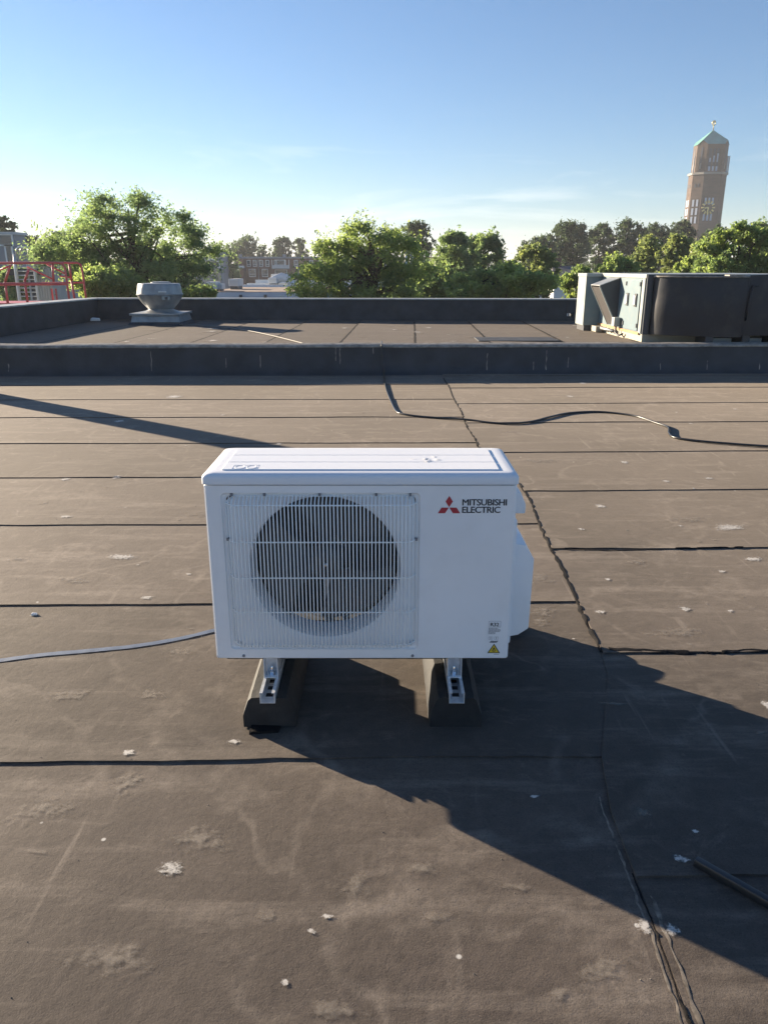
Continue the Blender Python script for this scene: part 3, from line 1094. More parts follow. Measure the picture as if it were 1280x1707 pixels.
# fan behind the grille
fan = bpy.data.objects.new('fan', None)
C.objects.link(fan); fan.parent = ou; WORLD[fan.name] = WORLD[ou.name]
hb = MB(); hb.lathe([(0.0, -0.006), (0.03, -0.004), (0.043, 0.002), (0.047, 0.012), (0.047, 0.06)], n=32, caps=False)
hb.v = [U(CU + p[0], 0.052 + p[2], CV + p[1]) for p in hb.v]
hb.build('hub', M['fan'], fan, smooth=True)
nt = MB(); nt.lathe([(0.006, 0), (0.006, 0.008), (0.003, 0.011)], n=6)
nt.v = [U(CU + p[0], 0.046 - p[2], CV + p[1]) for p in nt.v]
nt.build('hub_nut', M['chrome'], fan)
for b in range(3):
    a0 = R(100 + 120 * b)
    bm_ = MB()
    vs_, fs = [], []
    nr, na = 8, 14
    for i in range(nr + 1):
        r_ = 0.045 + (0.186 - 0.045) * i / nr
        span = R(62 + 34 * (i / nr))
        sweep = R(18) * (i / nr) ** 1.3
        for k in range(na + 1):
            t = k / na
            a = a0 + sweep - span * t
            d = 0.062 + 0.05 * t + 0.008 * math.sin(t * math.pi) - 0.004 * (i / nr)
            vs_.append(U(CU + r_ * math.cos(a), d, CV + r_ * math.sin(a)))
    for i in range(nr):
        for k in range(na):
            q = i * (na + 1) + k
            fs.append((q, q + 1, q + na + 2, q + na + 1))
    bm_.add(vs_, fs)
    bm_.build('fan_blade', M['fan'], fan, smooth=True)
mt = MB(); mt.box(UX + CU - 0.012, UX + CU + 0.012, UY + 0.150, UY + 0.165, UB + 0.02, UB + 0.49)
mt.box(UX + CU + 0.035, UX + CU + 0.055, UY + 0.150, UY + 0.165, UB + 0.02, UB + 0.49)
mt.build('motor_bracket', M['zinc'], ou)
mt = MB(); mt.lathe([(0.05, 0), (0.055, 0.01), (0.055, 0.045), (0.03, 0.05)], n=24)
mt.v = [U(CU + 0.02 + p[0], 0.115 + p[2], CV + p[1]) for p in mt.v]
mt.build('fan_motor', M['dark'], ou, smooth=True)
# inside walls: floor pan, partition, coil
mt = MB(); mt.box(UX + 0.575, UX + 0.579, UY + 0.052, UY + UD - 0.01, UB + 0.004, UB + UH - 0.004); mt.build('partition', M['dark'], ou)
mt = MB(); mt.box(UX + 0.01, UX + 0.56, UY + UD - 0.045, UY + UD - 0.02, UB + 0.02, UB + 0.425)
mt.box(UX + 0.012, UX + 0.03, UY + 0.06, UY + UD - 0.045, UB + 0.02, UB + 0.47)
mt.build('coil', M['coil'], ou)
for k in range(5):
    v = 0.432 + 0.012 * k
    mt = MB(); mt.tube([U(0.03, UD - 0.033, v), U(0.45, UD - 0.033, v)], 0.0035, 8); mt.build('copper_pipe', M['copper'], ou, smooth=True)
for k in range(4):  # short pipes added to catch sunlight through the gap above the coil
    v = 0.39 + 0.011 * k
    mt = MB(); mt.tube([U(0.455, 0.17, v), U(0.50, 0.17, v)], 0.0035, 8); mt.build('copper_pipe', M['copper'], ou, smooth=True)
for k in range(9):
    mt = MB(); mt.tube([U(0.02 + 0.066 * k, UD, 0.01), U(0.02 + 0.066 * k, UD, 0.49)], 0.0018, 6); mt.build('rear_guard_bar', M['dark'], ou, smooth=True)
# sides and base
mt = MB(); mt.box(UX + 0.0006, UX + 0.003, UY + 0.0505, UY + UD, UB + 0.001, UB + UH - 0.001)
for k in range(12):
    mt.box(UX - 0.001, UX + 0.0006, UY + 0.07, UY + UD - 0.04, UB + 0.06 + 0.03 * k, UB + 0.064 + 0.03 * k)
mt.build('left_side_panel', M['casing'], ou)
mt = MB(); mt.box(UX + UW - 0.003, UX + UW - 0.0006, UY + 0.0505, UY + UD, UB + 0.001, UB + UH - 0.001); mt.build('right_side_panel', M['casing'], ou)
mt = MB(); mt.box(UX + 0.56, UX + UW - 0.004, UY + UD - 0.004, UY + UD - 0.001, UB + 0.002, UB + UH - 0.002); mt.build('rear_panel', M['casing'], ou)
mt = MB(); mt.box(UX + 0.004, UX + UW - 0.004, UY + 0.013, UY + UD - 0.006, UB + 0.0005, UB + 0.004)
for (x0_, x1_) in ((0.02, 0.129), (0.168, 0.636), (0.675, UW - 0.02)):  # unseen lower lip added to block light and close a notch in the shadow
    mt.box(UX + x0_, UX + x1_, UY + 0.046, UY + UD - 0.03, UB - 0.024, UB + 0.0004)
mt.build('base_pan_and_light_stop', M['dark'], ou)
# little rear-left sensor lump
mt = MB(); mt.box(UX - 0.022, UX + 0.0, UY + 0.20, UY + 0.26, UB + 0.435, UB + 0.485); mt.build('sensor_housing', M['casing'], ou, bevel=0.008, smooth=True, angle=40)

# handle hood and valve cover on the right side
hd = MB()
hd.prism([(UX + UW, UB + 0.395), (UX + UW + 0.038, UB + 0.395), (UX + UW + 0.038, UB + 0.42), (UX + UW + 0.024, UB + 0.452), (UX + UW, UB + 0.468)], UY + 0.075, UY + 0.185)
hd.build('handle_hood', M['casing'], ou, smooth=True, angle=35, bevel=0.005)
sp = MB(); sp.prism([(UX + UW, UB + 0.03), (UX + UW + 0.008, UB + 0.035), (UX + UW + 0.010, UB + 0.39), (UX + UW, UB + 0.394)], UY + 0.03, UY + 0.25)
sp.build('service_panel', M['casing'], ou, smooth=True, angle=35, bevel=0.004)
vc = MB()
vc.prism([(UX + UW, UB + 0.035), (UX + UW + 0.035, UB + 0.042), (UX + UW + 0.064, UB + 0.062), (UX + UW + 0.067, UB + 0.268), (UX + UW + 0.042, UB + 0.312), (UX + UW, UB + 0.318)], UY + 0.06, UY + 0.245)
vc.build('valve_cover', M['casing'], ou, smooth=True, angle=35, bevel=0.007)

# lid
lid = MB()
T0 = UH + 0.0012
lr = lambda o, z, r=0.012: [(p[0], p[2], z) for p in ring_rect(-0.003 + o, UW + 0.003 - o, -0.004 + o, UD + 0.004 - o, 0, r)]
rings = [lr(0, T0), lr(0, T0 + 0.016), lr(0.0025, T0 + 0.0215, 0.013), lr(0.007, T0 + 0.0255, 0.016), lr(0.015, T0 + 0.028, 0.02), lr(0.03, T0 + 0.0285, 0.02)]
vs_ = [U(*p) for rg in rings for p in rg]
k = len(rings[0])
fs = []
for i in range(len(rings) - 1):
    for j in range(k):
        j2 = (j + 1) % k
        fs.append((i * k + j, i * k + j2, (i + 1) * k + j2, (i + 1) * k + j))
fs.append(tuple(range((len(rings) - 1) * k, len(rings) * k)))
lid.add(vs_, fs)
lid_o = lid.build('lid', M['casing_lid'], ou, smooth=True, angle=60)
for k in range(3):
    d0 = 0.030 + k * 0.078
    rb = MB(); rb.box(UX + 0.045, UX + UW - 0.045, UY + d0, UY + d0 + 0.0725, UB + T0 + 0.0275, UB + T0 + 0.0315)
    rb.build('lid_rib', M['casing_lid'], lid_o, bevel=0.0008)
for cu_ in (0.088, 0.118):
    e = MB(); pth = [U(cu_ + 0.012 * math.cos(a), 0.05 + 0.017 * math.sin(a), T0 + 0.0317) for a in np.linspace(0, 2 * math.pi, 25)]
    e.tube(pth, 0.0008, 5, False); e.build('embossed_mark', M['casing_lid'], lid_o, smooth=True)
e = MB(); pth = [U(u, d, T0 + 0.0317) for u, d in ((0.07, 0.034), (0.135, 0.034), (0.135, 0.07), (0.07, 0.07), (0.07, 0.034))]
e.tube(pth, 0.0005, 4, False); e.build('embossed_mark', M['casing_lid'], lid_o)
# peeling flecks on the lid
fl = random.Random(3)
for k in range(7):
    u, d = 0.515 + fl.uniform(0, 0.09), 0.105 + fl.uniform(0, 0.06)
    e = MB()
    pts = [U(u + fl.uniform(0.003, 0.012) * math.cos(a), d + fl.uniform(0.002, 0.008) * math.sin(a), T0 + 0.0319 + fl.uniform(0.0, 0.002)) for a in np.linspace(0, 5.4, 6)]
    e.add(pts + [U(u, d, T0 + 0.0335)], [(i, (i + 1) % 6, 6) for i in range(6)])
    e.build('dropping', M['print_white'], lid_o)


# lettering and symbols on the front
def text_part(name, s, u, v, h, width, m, parent, bold=0.0, d=-0.0009):
    cu_ = bpy.data.curves.new('lettering', 'FONT')
    cu_.body = s
    cu_.size = 1.0
    cu_.space_character = 0.93
    cu_.resolution_u = 3
    to = bpy.data.objects.new('lettering_tmp', cu_)
    C.objects.link(to)
    dg = bpy.context.evaluated_depsgraph_get()
    me = bpy.data.meshes.new_from_object(to.evaluated_get(dg))
    bpy.data.objects.remove(to)
    co = np.zeros(len(me.vertices) * 3, dtype=np.float32)
    me.vertices.foreach_get('co', co)
    co = co.reshape(-1, 3)
    mn, mx = co.min(0), co.max(0)
    fs = [tuple(p.vertices) for p in me.polygons]
    q = MB()
    for k_, (du_, dv_) in enumerate(((0, 0), (bold * h, 0), (-bold * h, 0), (0, bold * h * 0.6), (0, -bold * h * 0.6))):
        q.add([U(u + du_ + (c[0] - mn[0]) / (mx[0] - mn[0]) * width, d - 0.00005 * k_, v + dv_ + (c[1] - mn[1]) / (mx[1] - mn[1]) * h) for c in co], fs)
    bpy.data.meshes.remove(me)
    return q.build(name, m, parent)


EU, EV, ES = 0.6265, 0.437, 0.0268            # emblem centre, unit edge
badge = MB()
def rhomb(a, s):
    ca, sa = math.cos(a), math.sin(a)
    d1 = (math.cos(a + R(30)), math.sin(a + R(30)))
    d2 = (math.cos(a - R(30)), math.sin(a - R(30)))
    return [(0, 0), (d2[0] * s, d2[1] * s), ((d1[0] + d2[0]) * s, (d1[1] + d2[1]) * s), (d1[0] * s, d1[1] * s)]
for a in (90, 210, 330):
    r4 = rhomb(R(a), ES * 0.62)
    badge = MB()
    g0 = (0.0008 * math.cos(R(a)), 0.0008 * math.sin(R(a)))
    # wider and flatter lower diamonds, as printed
    badge.add([U(EU + p[0] * 1.12 + g0[0], -0.0009, EV + p[1] * 1.05 + g0[1]) for p in r4], [(0, 1, 2, 3)])
    o = badge.build('emblem_diamond', M['print_red'], ou)
    o['label'] = 'red diamond of the three-diamond emblem'
LET = text_part('lettering', 'MITSUBISHI', 0.6605, 0.4425, 0.0165, 0.113, M['print_black'], ou, 0.035)
LET['label'] = 'first line of dark capital lettering beside the red emblem'
LET = text_part('lettering', 'ELECTRIC', 0.6605, 0.4225, 0.0165, 0.097, M['print_black'], ou, 0.035)
LET['label'] = 'second line of dark capital lettering beside the red emblem'


def outline(u0, u1, v0, v1, t, m, name, d=-0.0009):
    q = MB()
    for (a, b_, c_, e_) in ((u0, u1, v0, v0 + t), (u0, u1, v1 - t, v1), (u0, u0 + t, v0 + t, v1 - t), (u1 - t, u1, v0 + t, v1 - t)):
        q.add([U(a, d, c_), U(b_, d, c_), U(b_, d, e_), U(a, d, e_)], [(0, 1, 2, 3)])
    return q.build(name, m, ou)


stk = MB(); stk.add([U(0.739, -0.0005, 0.008), U(0.777, -0.0005, 0.008), U(0.777, -0.0005, 0.122), U(0.739, -0.0005, 0.122)], [(0, 1, 2, 3)])
stk_o = stk.build('refrigerant_label', M['casing'], ou)
outline(0.742, 0.7745, 0.0975, 0.116, 0.0007, M['print_grey'], 'label_frame')
text_part('lettering', 'R32', 0.747, 0.1005, 0.0105, 0.0225, M['print_black'], ou, 0.04)
lr_ = random.Random(8)
for k in range(6):
    v = 0.0935 - k * 0.0032
    q = MB(); u = 0.742
    end = 0.774 - (0.0 if k in (1, 2, 3) else lr_.uniform(0.004, 0.014))
    while u < end:
        w = lr_.uniform(0.0015, 0.0045)
        q.add([U(u, -0.0009, v), U(min(u + w, end), -0.0009, v), U(min(u + w, end), -0.0009, v + 0.0017), U(u, -0.0009, v + 0.0017)], [(0, 1, 2, 3)])
        u += w + 0.0008
    q.build('small_print', M['print_grey'], ou)
for u in (0.7435, 0.759):
    outline(u, u + 0.0055, 0.061, 0.069, 0.0006, M['print_grey'], 'book_symbol')
    outline(u + 0.0055, u + 0.011, 0.061, 0.069, 0.0006, M['print_grey'], 'book_symbol')
q = MB()
q.add([U(u, -0.0009, v) for u, v in ((0.7455, 0.0515), (0.756, 0.0505), (0.766, 0.0515), (0.7705, 0.0575), (0.760, 0.0565), (0.751, 0.0575))], [(0, 1, 4, 5), (1, 2, 3, 4)])
q.build('book_symbol', M['print_grey'], ou)
q = MB(); q.add([U(u, -0.0009, v) for u, v in ((0.7415, 0.0195), (0.7765, 0.0195), (0.759, 0.0485))], [(0, 1, 2)])
q.build('warning_triangle', M['print_black'], ou)
q = MB(); q.add([U(u, -0.0012, v) for u, v in ((0.7455, 0.0218), (0.7725, 0.0218), (0.759, 0.0442))], [(0, 1, 2)])
q.build('warning_field', M['print_yellow'], ou)
q = MB(); q.add([U(u, -0.0015, v) for u, v in ((0.7555, 0.0245), (0.7625, 0.0245), (0.7635, 0.029), (0.7615, 0.034), (0.7592, 0.038), (0.7568, 0.034), (0.7545, 0.029))], [tuple(range(7))])
q.build('flame_symbol', M['print_black'], ou)
q = MB(); q.add([U(u, -0.0018, v) for u, v in ((0.7575, 0.026), (0.7605, 0.026), (0.7605, 0.030), (0.759, 0.033), (0.7575, 0.030))], [tuple(range(5))])
q.build('flame_symbol', M['print_yellow'], ou)
q = MB(); q.add([U(0.759, -0.0009, 0.0155), U(0.774, -0.0009, 0.0155), U(0.774, -0.0009, 0.0168), U(0.759, -0.0009, 0.0168)], [(0, 1, 2, 3)])
q.build('small_print', M['print_grey'], ou)

# rubber feet, rails, brackets and bolts
for side, (fx, lab) in enumerate(((-0.312, 'black rubber mounting foot under the left half of the unit'), (0.195, 'black rubber mounting foot under the right half of the unit'))):
    ft = thing('rubber_foot', (fx, 2.0, 0.005), lab, 'mounting foot', 'rubber feet under the unit')
    y0, y1, zb = 1.782, 2.26, 0.006
    prof = [(-0.072, zb), (-0.072, zb + 0.036), (-0.068, zb + 0.048), (-0.056, zb + 0.082), (-0.048, zb + 0.090), (-0.024, zb + 0.092), (-0.022, zb + 0.080), (0.022, zb + 0.080), (0.024, zb + 0.092), (0.048, zb + 0.090), (0.056, zb + 0.082), (0.068, zb + 0.048), (0.072, zb + 0.036), (0.072, zb)]
    mb = MB()
    vs_, fs = [], []
    ny_ = 16
    for j in range(ny_ + 1):
        y = y0 + (y1 - y0) * j / ny_
        sc = 0.97 if j in (0, ny_) else 1
        for (a, z) in prof:
            wv = 0.0022 * noise.noise(Vector((y * 22, a * 40, side * 5)))
            vs_.append((fx + a * sc + wv, y, z + (wv if z > zb + 0.01 else 0)))
    k = len(prof)
    for j in range(ny_):
        for i in range(k):
            i2 = (i + 1) % k
            fs.append((j * k + i, j * k + i2, (j + 1) * k + i2, (j + 1) * k + i))
    fs.append(tuple(reversed(range(k))))
    fs.append(tuple(range(ny_ * k, ny_ * k + k)))
    mb.add(vs_, fs)
    mb.build('rubber_block', M['rubber'], ft, smooth=True, angle=35)
    # slotted channel rail let into the foot
    rz = 0.086
    xa, xb, ra, rb_ = fx - 0.0205, fx + 0.0205, 1.772, 2.25
    rl = MB()
    rl.box(xa, xa + 0.0022, ra, rb_, rz, rz + 0.030)
    rl.box(xb - 0.0022, xb, ra, rb_, rz, rz + 0.030)
    rl.box(xa, xa + 0.0085, ra, rb_, rz + 0.0302, rz + 0.0324)
    rl.box(xb - 0.0085, xb, ra, rb_, rz + 0.0302, rz + 0.0324)
    rl.box(xa + 0.0023, xa + 0.0105, ra, rb_, rz + 0.0002, rz + 0.0024)
    rl.box(xb - 0.0105, xb - 0.0023, ra, rb_, rz + 0.0002, rz + 0.0024)
    y = ra
    rl.box(xa + 0.0106, xb - 0.0106, ra, ra + 0.030, rz + 0.0002, rz + 0.0024)
    y = ra + 0.052
    while y < rb_ - 0.02:
        rl.box(xa + 0.0106, xb - 0.0106, y, y + 0.014, rz + 0.0002, rz + 0.0024)
        y += 0.036
    rl.build('rail', M['zinc'], ft, bevel=0.0)
    ch = MB(); ch.box(fx - 0.017, fx + 0.017, UY + 0.036, UY + UD - 0.01, rz + 0.0351, UB - 0.0005)
    for sx in (-1, 1):
        ch.box(fx + sx * 0.0185 - 0.001, fx + sx * 0.0185 + 0.001, UY + 0.004, UY + 0.0359, rz + 0.0351, UB - 0.0005)
    ch.build('support_strip', M['zinc'], ft)
    for yb in (UY + 0.036, UY + UD - 0.03):
        # foot plate of the unit, washer, nut and stud
        pl = MB(); pl.box(fx - 0.020, fx + 0.020, yb - 0.034, yb + 0.012, rz + 0.0326, rz + 0.0350)
        pl.build('bracket', M['zinc'], ft)
        bz = rz + 0.0351
        wz = MB(); wz.lathe([(0.0185, 0), (0.0185, 0.0018), (0.007, 0.0022)], (fx, yb - 0.012, bz), 24); wz.build('washer', M['chrome'], ft, smooth=True, angle=40)
        nu = MB(); nu.lathe([(0.0095, 0), (0.0095, 0.008), (0.008, 0.0088)], (fx, yb - 0.012, bz + 0.0023), 6); nu.build('nut', M['chrome'], ft)
        bo = MB(); bo.lathe([(0.0048, 0), (0.0048, 0.011), (0.004, 0.012)], (fx, yb - 0.012, bz + 0.0112), 12); bo.build('bolt', M['chrome'], ft, smooth=True, angle=40)
pad = MB()
pad.hexa([(-0.362, 1.75, 0.002), (-0.285, 1.758, 0.002), (-0.28, 1.79, 0.002), (-0.36, 1.79, 0.002), (-0.362, 1.75, 0.013), (-0.285, 1.758, 0.010), (-0.28, 1.79, 0.011), (-0.36, 1.79, 0.014)])
tag(pad.build('felt_offcut', M['tar']), 'small black felt offcut peeping out from under the left rubber foot', 'offcut')

# unseen pipe rolls added behind the unit for its shadow's rounded bump and width
def pipe_roll(name, label, c, r_, turns, pr, pitch, standing):
    o = thing(name, c, label, 'pipe coil', 'unseen added pipe coils behind the unit')
    cp = []
    for k in range(turns * 24 + 1):
        a = 2 * math.pi * k / 24
        off = pitch * (k / 24 - turns / 2)
        if standing:
            cp.append((c[0] + r_ * math.cos(a), c[1] + off, c[2] + r_ + pr + r_ * math.sin(a)))
        else:
            cp.append((c[0] + r_ * math.cos(a), c[1] + r_ * math.sin(a), c[2] + pr + pitch * k / 24))
    mb = MB(); mb.tube(cp, pr, 8); mb.build('pipe', M['cable'], o, smooth=True)
    if standing:
        # inner layer closing the middle of the roll
        mb = MB()
        for q in (0.72, 0.48, 0.26):
            mb.tube([(c[0] + r_ * q * math.cos(a), c[1], c[2] + r_ + pr + r_ * q * math.sin(a)) for a in np.linspace(0, 2 * math.pi, 25)], 0.03, 8, False)
        mb.build('inner_winding', M['cable'], o, smooth=True)
    return o


pipe_roll('shadow_pipe_coil', 'small unseen coil of black pipe added behind the unit to throw a rounded shadow', (0.40, 2.36, 0.006), 0.074, 5, 0.011, 0.019, False)
pipe_roll('shadow_pipe_coil', 'large unseen roll of black pipe added behind the unit to widen its shadow', (0.135, 2.32, 0.006), 0.186, 5, 0.014, 0.02, True)

# ------------------------------------------------------------------ cables and loose items on the lower roof
def smooth_path(pts, n_=8):
    pts = [Vector(p) for p in pts]
    out = []
    for i in range(len(pts) - 1):
        p0, p1, p2, p3 = pts[max(0, i - 1)], pts[i], pts[i + 1], pts[min(len(pts) - 1, i + 2)]
        for k in range(n_):
            t = k / n_
            out.append(0.5 * ((2 * p1) + (-p0 + p2) * t + (2 * p0 - 5 * p1 + 4 * p2 - p3) * t * t + (-p0 + 3 * p1 - 3 * p2 + p3) * t ** 3))
    out.append(pts[-1])
    return out


pix = [(641, 636), (644, 652), (652, 672), (660, 688), (672, 693), (700, 696), (740, 699), (780, 703), (815, 707), (850, 709), (885, 706), (915, 699), (945, 692), (985, 689), (1020, 691), (1060, 697), (1090, 707), (1112, 716), (1114, 726), (1122, 733), (1150, 738), (1200, 743), (1290, 749), (1400, 752)]
pts = [(-0.03, 9.6, UZ + 0.02), (-0.028, 9.2, UZ + 0.02), (-0.028, 9.05, 0.338), (-0.03, 8.962, 0.345), (-0.025, 8.93, 0.30), (-0.01, 8.90, 0.10), (0.0, 8.78, 0.03)]
for x, y in pix:
    q = G(x, y)
    pts.append((q.x, q.y, surf(q.x, q.y) + 0.009 + 0.003 * noise.noise(Vector((q.x * 2, q.y * 2, 3)))))
mb = MB(); mb.tube(smooth_path(pts), 0.0085, 8)
tag(mb.build('black_cable', M['cable'], None, smooth=True), 'long black cable winding from the kerb across the brown roof to the right', 'cable')
pix = [(300, 543), (360, 547), (410, 553), (450, 561), (490, 571), (512, 577)]
mb = MB(); mb.tube(smooth_path([(lambda q: (q.x, q.y, q.z + 0.02))(G(x, y, UZ)) for x, y in pix]), 0.007, 6)
tag(mb.build('pale_cable', M['pale_cable'], None, smooth=True), 'thin pale cable on the upper roof running from the vent to the kerb', 'cable')
# flat grey strap at the left
pix = [(-60, 1110), (0, 1103), (70, 1094), (150, 1087), (230, 1079), (300, 1067), (355, 1054), (430, 1035)]
pp = [(lambda q: (q.x, q.y))(G(x, y)) for x, y in pix]
pp = [(p.x, p.y) for p in smooth_path([(a, b_, 0) for a, b_ in pp], 6)]
o = ribbon(pp, 0.024, 0.024, M['strap'], 'flat_strap', lift=0.0022, wob=0.1, parent=None, seed=44, thick=-0.0013)
tag(o, 'flat blue-grey strap lying on the roof left of the unit', 'strap')
# dark bar at the lower right
a, b_ = G(1157, 1446), G(1330, 1546)
mb = MB()
d = (b_ - a).normalized(); s = Vector((-d.y, d.x, 0))
mb.hexa([a - s * 0.011 + Vector((0, 0, 0.010)), a + s * 0.011 + Vector((0, 0, 0.010)), b_ + s * 0.011 + Vector((0, 0, 0.010)), b_ - s * 0.011 + Vector((0, 0, 0.010)),
         a - s * 0.008 + Vector((0, 0, 0.026)), a + s * 0.008 + Vector((0, 0, 0.026)), b_ + s * 0.008 + Vector((0, 0, 0.026)), b_ - s * 0.008 + Vector((0, 0, 0.026))])
tag(mb.build('dark_bar', M['cable'], None, bevel=0.003, smooth=True, angle=40), 'straight dark bar lying in the shadow at the lower right', 'bar')
# crumpled white scraps
for (x, y, w, z, lab) in ((58, 1026, 0.012, 0, 'tiny white scrap on the roof near the left edge above the strap'), (160, 536, 0.085, UZ, 'small white block on the upper roof left of the vent')):
    q = G(x, y, z)
    zz = surf(q.x, q.y) if z == 0 else UZ + 0.01
    mb = MB()
    mb.hexa([(q.x - w, q.y - w * 0.5, zz), (q.x + w, q.y - w * 0.4, zz), (q.x + w * 0.9, q.y + w * 0.5, zz), (q.x - w * 0.8, q.y + w * 0.5, zz),
             (q.x - w * 0.8, q.y - w * 0.4, zz + w * 0.6), (q.x + w * 0.7, q.y - w * 0.4, zz + w * 0.45), (q.x + w * 0.8, q.y + w * 0.4, zz + w * 0.6), (q.x - w * 0.7, q.y + w * 0.4, zz + w * 0.7)])
    tag(mb.build('white_scrap', M['white_bg'], None, bevel=w * 0.15), lab, 'scrap')

# tall flue out of frame at the left whose shadow crosses the roof
fx, fy = -5.0, 8.2
fl_ = thing('roof_flue', (fx, fy, 0), 'unseen tall grey metal flue whose long shadow crosses the roof at the left', 'flue')
mb = MB(); mb.lathe([(0.24, 0.0), (0.2, 0.08), (0.15, 0.12), (0.15, 1.40)], (fx, fy, 0), 32); mb.build('pipe', M['galv'], fl_, smooth=True, angle=40)
mb = MB(); mb.lathe([(0.15, 1.43), (0.17, 1.44), (0.17, 1.48), (0.02, 1.56)], (fx, fy, 0), 32)
for a in range(4):
    c_, s_ = math.cos(a * math.pi / 2 + 0.4), math.sin(a * math.pi / 2 + 0.4)
    mb.tube([(fx + 0.13 * c_, fy + 0.13 * s_, 1.36), (fx + 0.13 * c_, fy + 0.13 * s_, 1.44)], 0.012, 6)
mb.build('cowl', M['galv'], fl_, smooth=True, angle=40)

# ------------------------------------------------------------------ roof vent with bowl-shaped cowl
VX, VY = -3.70, 13.0
rv = thing('roof_vent', (VX, VY, UZ), 'grey bowl-shaped metal roof fan on a square base, upper roof left', 'roof vent')
mb = MB()
a0, a1 = 0.42, 0.37
mb.hexa([(VX - 0.45, VY - 0.45, UZ - 0.01), (VX + 0.45, VY - 0.45, UZ - 0.01), (VX + 0.45, VY + 0.45, UZ - 0.01), (VX - 0.45, VY + 0.45, UZ - 0.01),
         (VX - 0.41, VY - 0.41, UZ + 0.05), (VX + 0.41, VY - 0.41, UZ + 0.05), (VX + 0.41, VY + 0.41, UZ + 0.05), (VX - 0.41, VY + 0.41, UZ + 0.05)])
mb.build('felt_skirt', M['upstand'], rv)
mb = MB()
mb.hexa([(VX - 0.40, VY - 0.40, UZ + 0.051), (VX + 0.40, VY - 0.40, UZ + 0.051), (VX + 0.40, VY + 0.40, UZ + 0.051), (VX - 0.40, VY + 0.40, UZ + 0.051),
         (VX - 0.375, VY - 0.375, UZ + 0.155), (VX + 0.375, VY - 0.375, UZ + 0.155), (VX + 0.375, VY + 0.375, UZ + 0.155), (VX - 0.375, VY + 0.375, UZ + 0.155)])
mb.build('base_box', M['galv'], rv, bevel=0.006)
mb = MB(); mb.box(VX - 0.41, VX + 0.41, VY - 0.41, VY + 0.41, UZ + 0.156, UZ + 0.190)
mb.build('flange', M['galv'], rv, bevel=0.006)
mb = MB(); mb.lathe([(0.33, 0.191), (0.25, 0.215), (0.205, 0.235), (0.20, 0.245)], (VX, VY, UZ), 40); mb.build('neck', M['galv'], rv, smooth=True, angle=40)
mb = MB(); mb.lathe([(0.195, 0.246), (0.21, 0.25), (0.29, 0.335), (0.335, 0.40), (0.362, 0.455), (0.366, 0.462)], (VX, VY, UZ), 40); mb.build('lower_bowl', M['galv'], rv, smooth=True, angle=40)
mb = MB(); mb.lathe([(0.372, 0.463), (0.376, 0.47), (0.376, 0.482), (0.365, 0.488), (0.352, 0.56), (0.338, 0.632), (0.325, 0.648), (0.15, 0.655)], (VX, VY, UZ), 40); mb.build('upper_bowl', M['galv'], rv, smooth=True, angle=40)
mb = MB(); mb.lathe([(0.16, 0.656), (0.16, 0.668), (0.12, 0.676)], (VX + 0.03, VY, UZ), 24); mb.build('top_cap', M['galv'], rv, smooth=True, angle=40)
mb = MB(); mb.box(VX + 0.13, VX + 0.24, VY - 0.375, VY - 0.27, UZ + 0.395, UZ + 0.455); mb.build('switch_box', M['ahu_trim'], rv, bevel=0.005)
mb = MB(); mb.box(VX + 0.18, VX + 0.225, VY - 0.379, VY - 0.3755, UZ + 0.405, UZ + 0.445); mb.build('switch', M['frame_dark'], rv)
mb = MB(); mb.box(VX + 0.08, VX + 0.20, VY - 0.362, VY - 0.33, UZ + 0.515, UZ + 0.535); mb.build('name_plate', M['white_bg'], rv)

# ------------------------------------------------------------------ air handling unit at the right
ah = thing('air_handler', (3.9, 10.6, UZ), 'pale green rooftop air handler with open hood and two-handled door', 'air handler')
AX0, AX1, AY0, AY1, AZ0, AZ1 = 3.20, 5.4, 9.66, 11.9, 0.405, 1.12
sk = 0.02                                     # side face leans this much to the left at the back


def axs(y):
    return AX0 - sk * (y - AY0)


def ahq(x0, x1, y0, y1, z0, z1):
    """box whose x is measured outwards (left) from the side face"""
    return [(axs(y0) - x0, y0, z0), (axs(y0) - x1, y0, z0), (axs(y1) - x1, y1, z0), (axs(y1) - x0, y1, z0), (axs(y0) - x0, y0, z1), (axs(y0) - x1, y0, z1), (axs(y1) - x1, y1, z1), (axs(y1) - x0, y1, z1)]


def ah_part(name, m, q, bevel=0.0):
    mb = MB(); mb.hexa(ahq(*q)); return mb.build(name, m, ah, bevel=bevel)


ah_part('body', M['ahu'], (0.0, -2.0, AY0, AY1, AZ0, AZ1 - 0.05), 0.004)
ah_part('base', M['cream'], (-0.01, -1.95, AY0 - 0.02, AY1 - 0.05, UZ, AZ0 - 0.001))
ah_part('roof_cap', M['ahu_trim'], (0.014, -2.02, AY0 - 0.03, AY1 + 0.03, AZ1 - 0.049, AZ1), 0.006)
ah_part('bay_cap', M['ahu_trim'], (0.24, 0.0145, AY1 - 0.46, AY1 + 0.02, AZ1 - 0.049, AZ1 - 0.002), 0.004)
ah_part('corner_post', M['ahu_trim'], (0.012, 0.001, AY0, AY0 + 0.09, AZ0 + 0.01, AZ1 - 0.05), 0.003)
ah_part('rust_strip', M['rust'], (0.016, 0.001, AY0 + 0.06, AY1 - 0.4, AZ0 - 0.012, AZ0 + 0.018))
dr = ah_part('door', M['ahu'], (0.018, 0.001, AY0 + 0.12, AY0 + 0.66, AZ0 + 0.03, AZ1 - 0.07), 0.004)
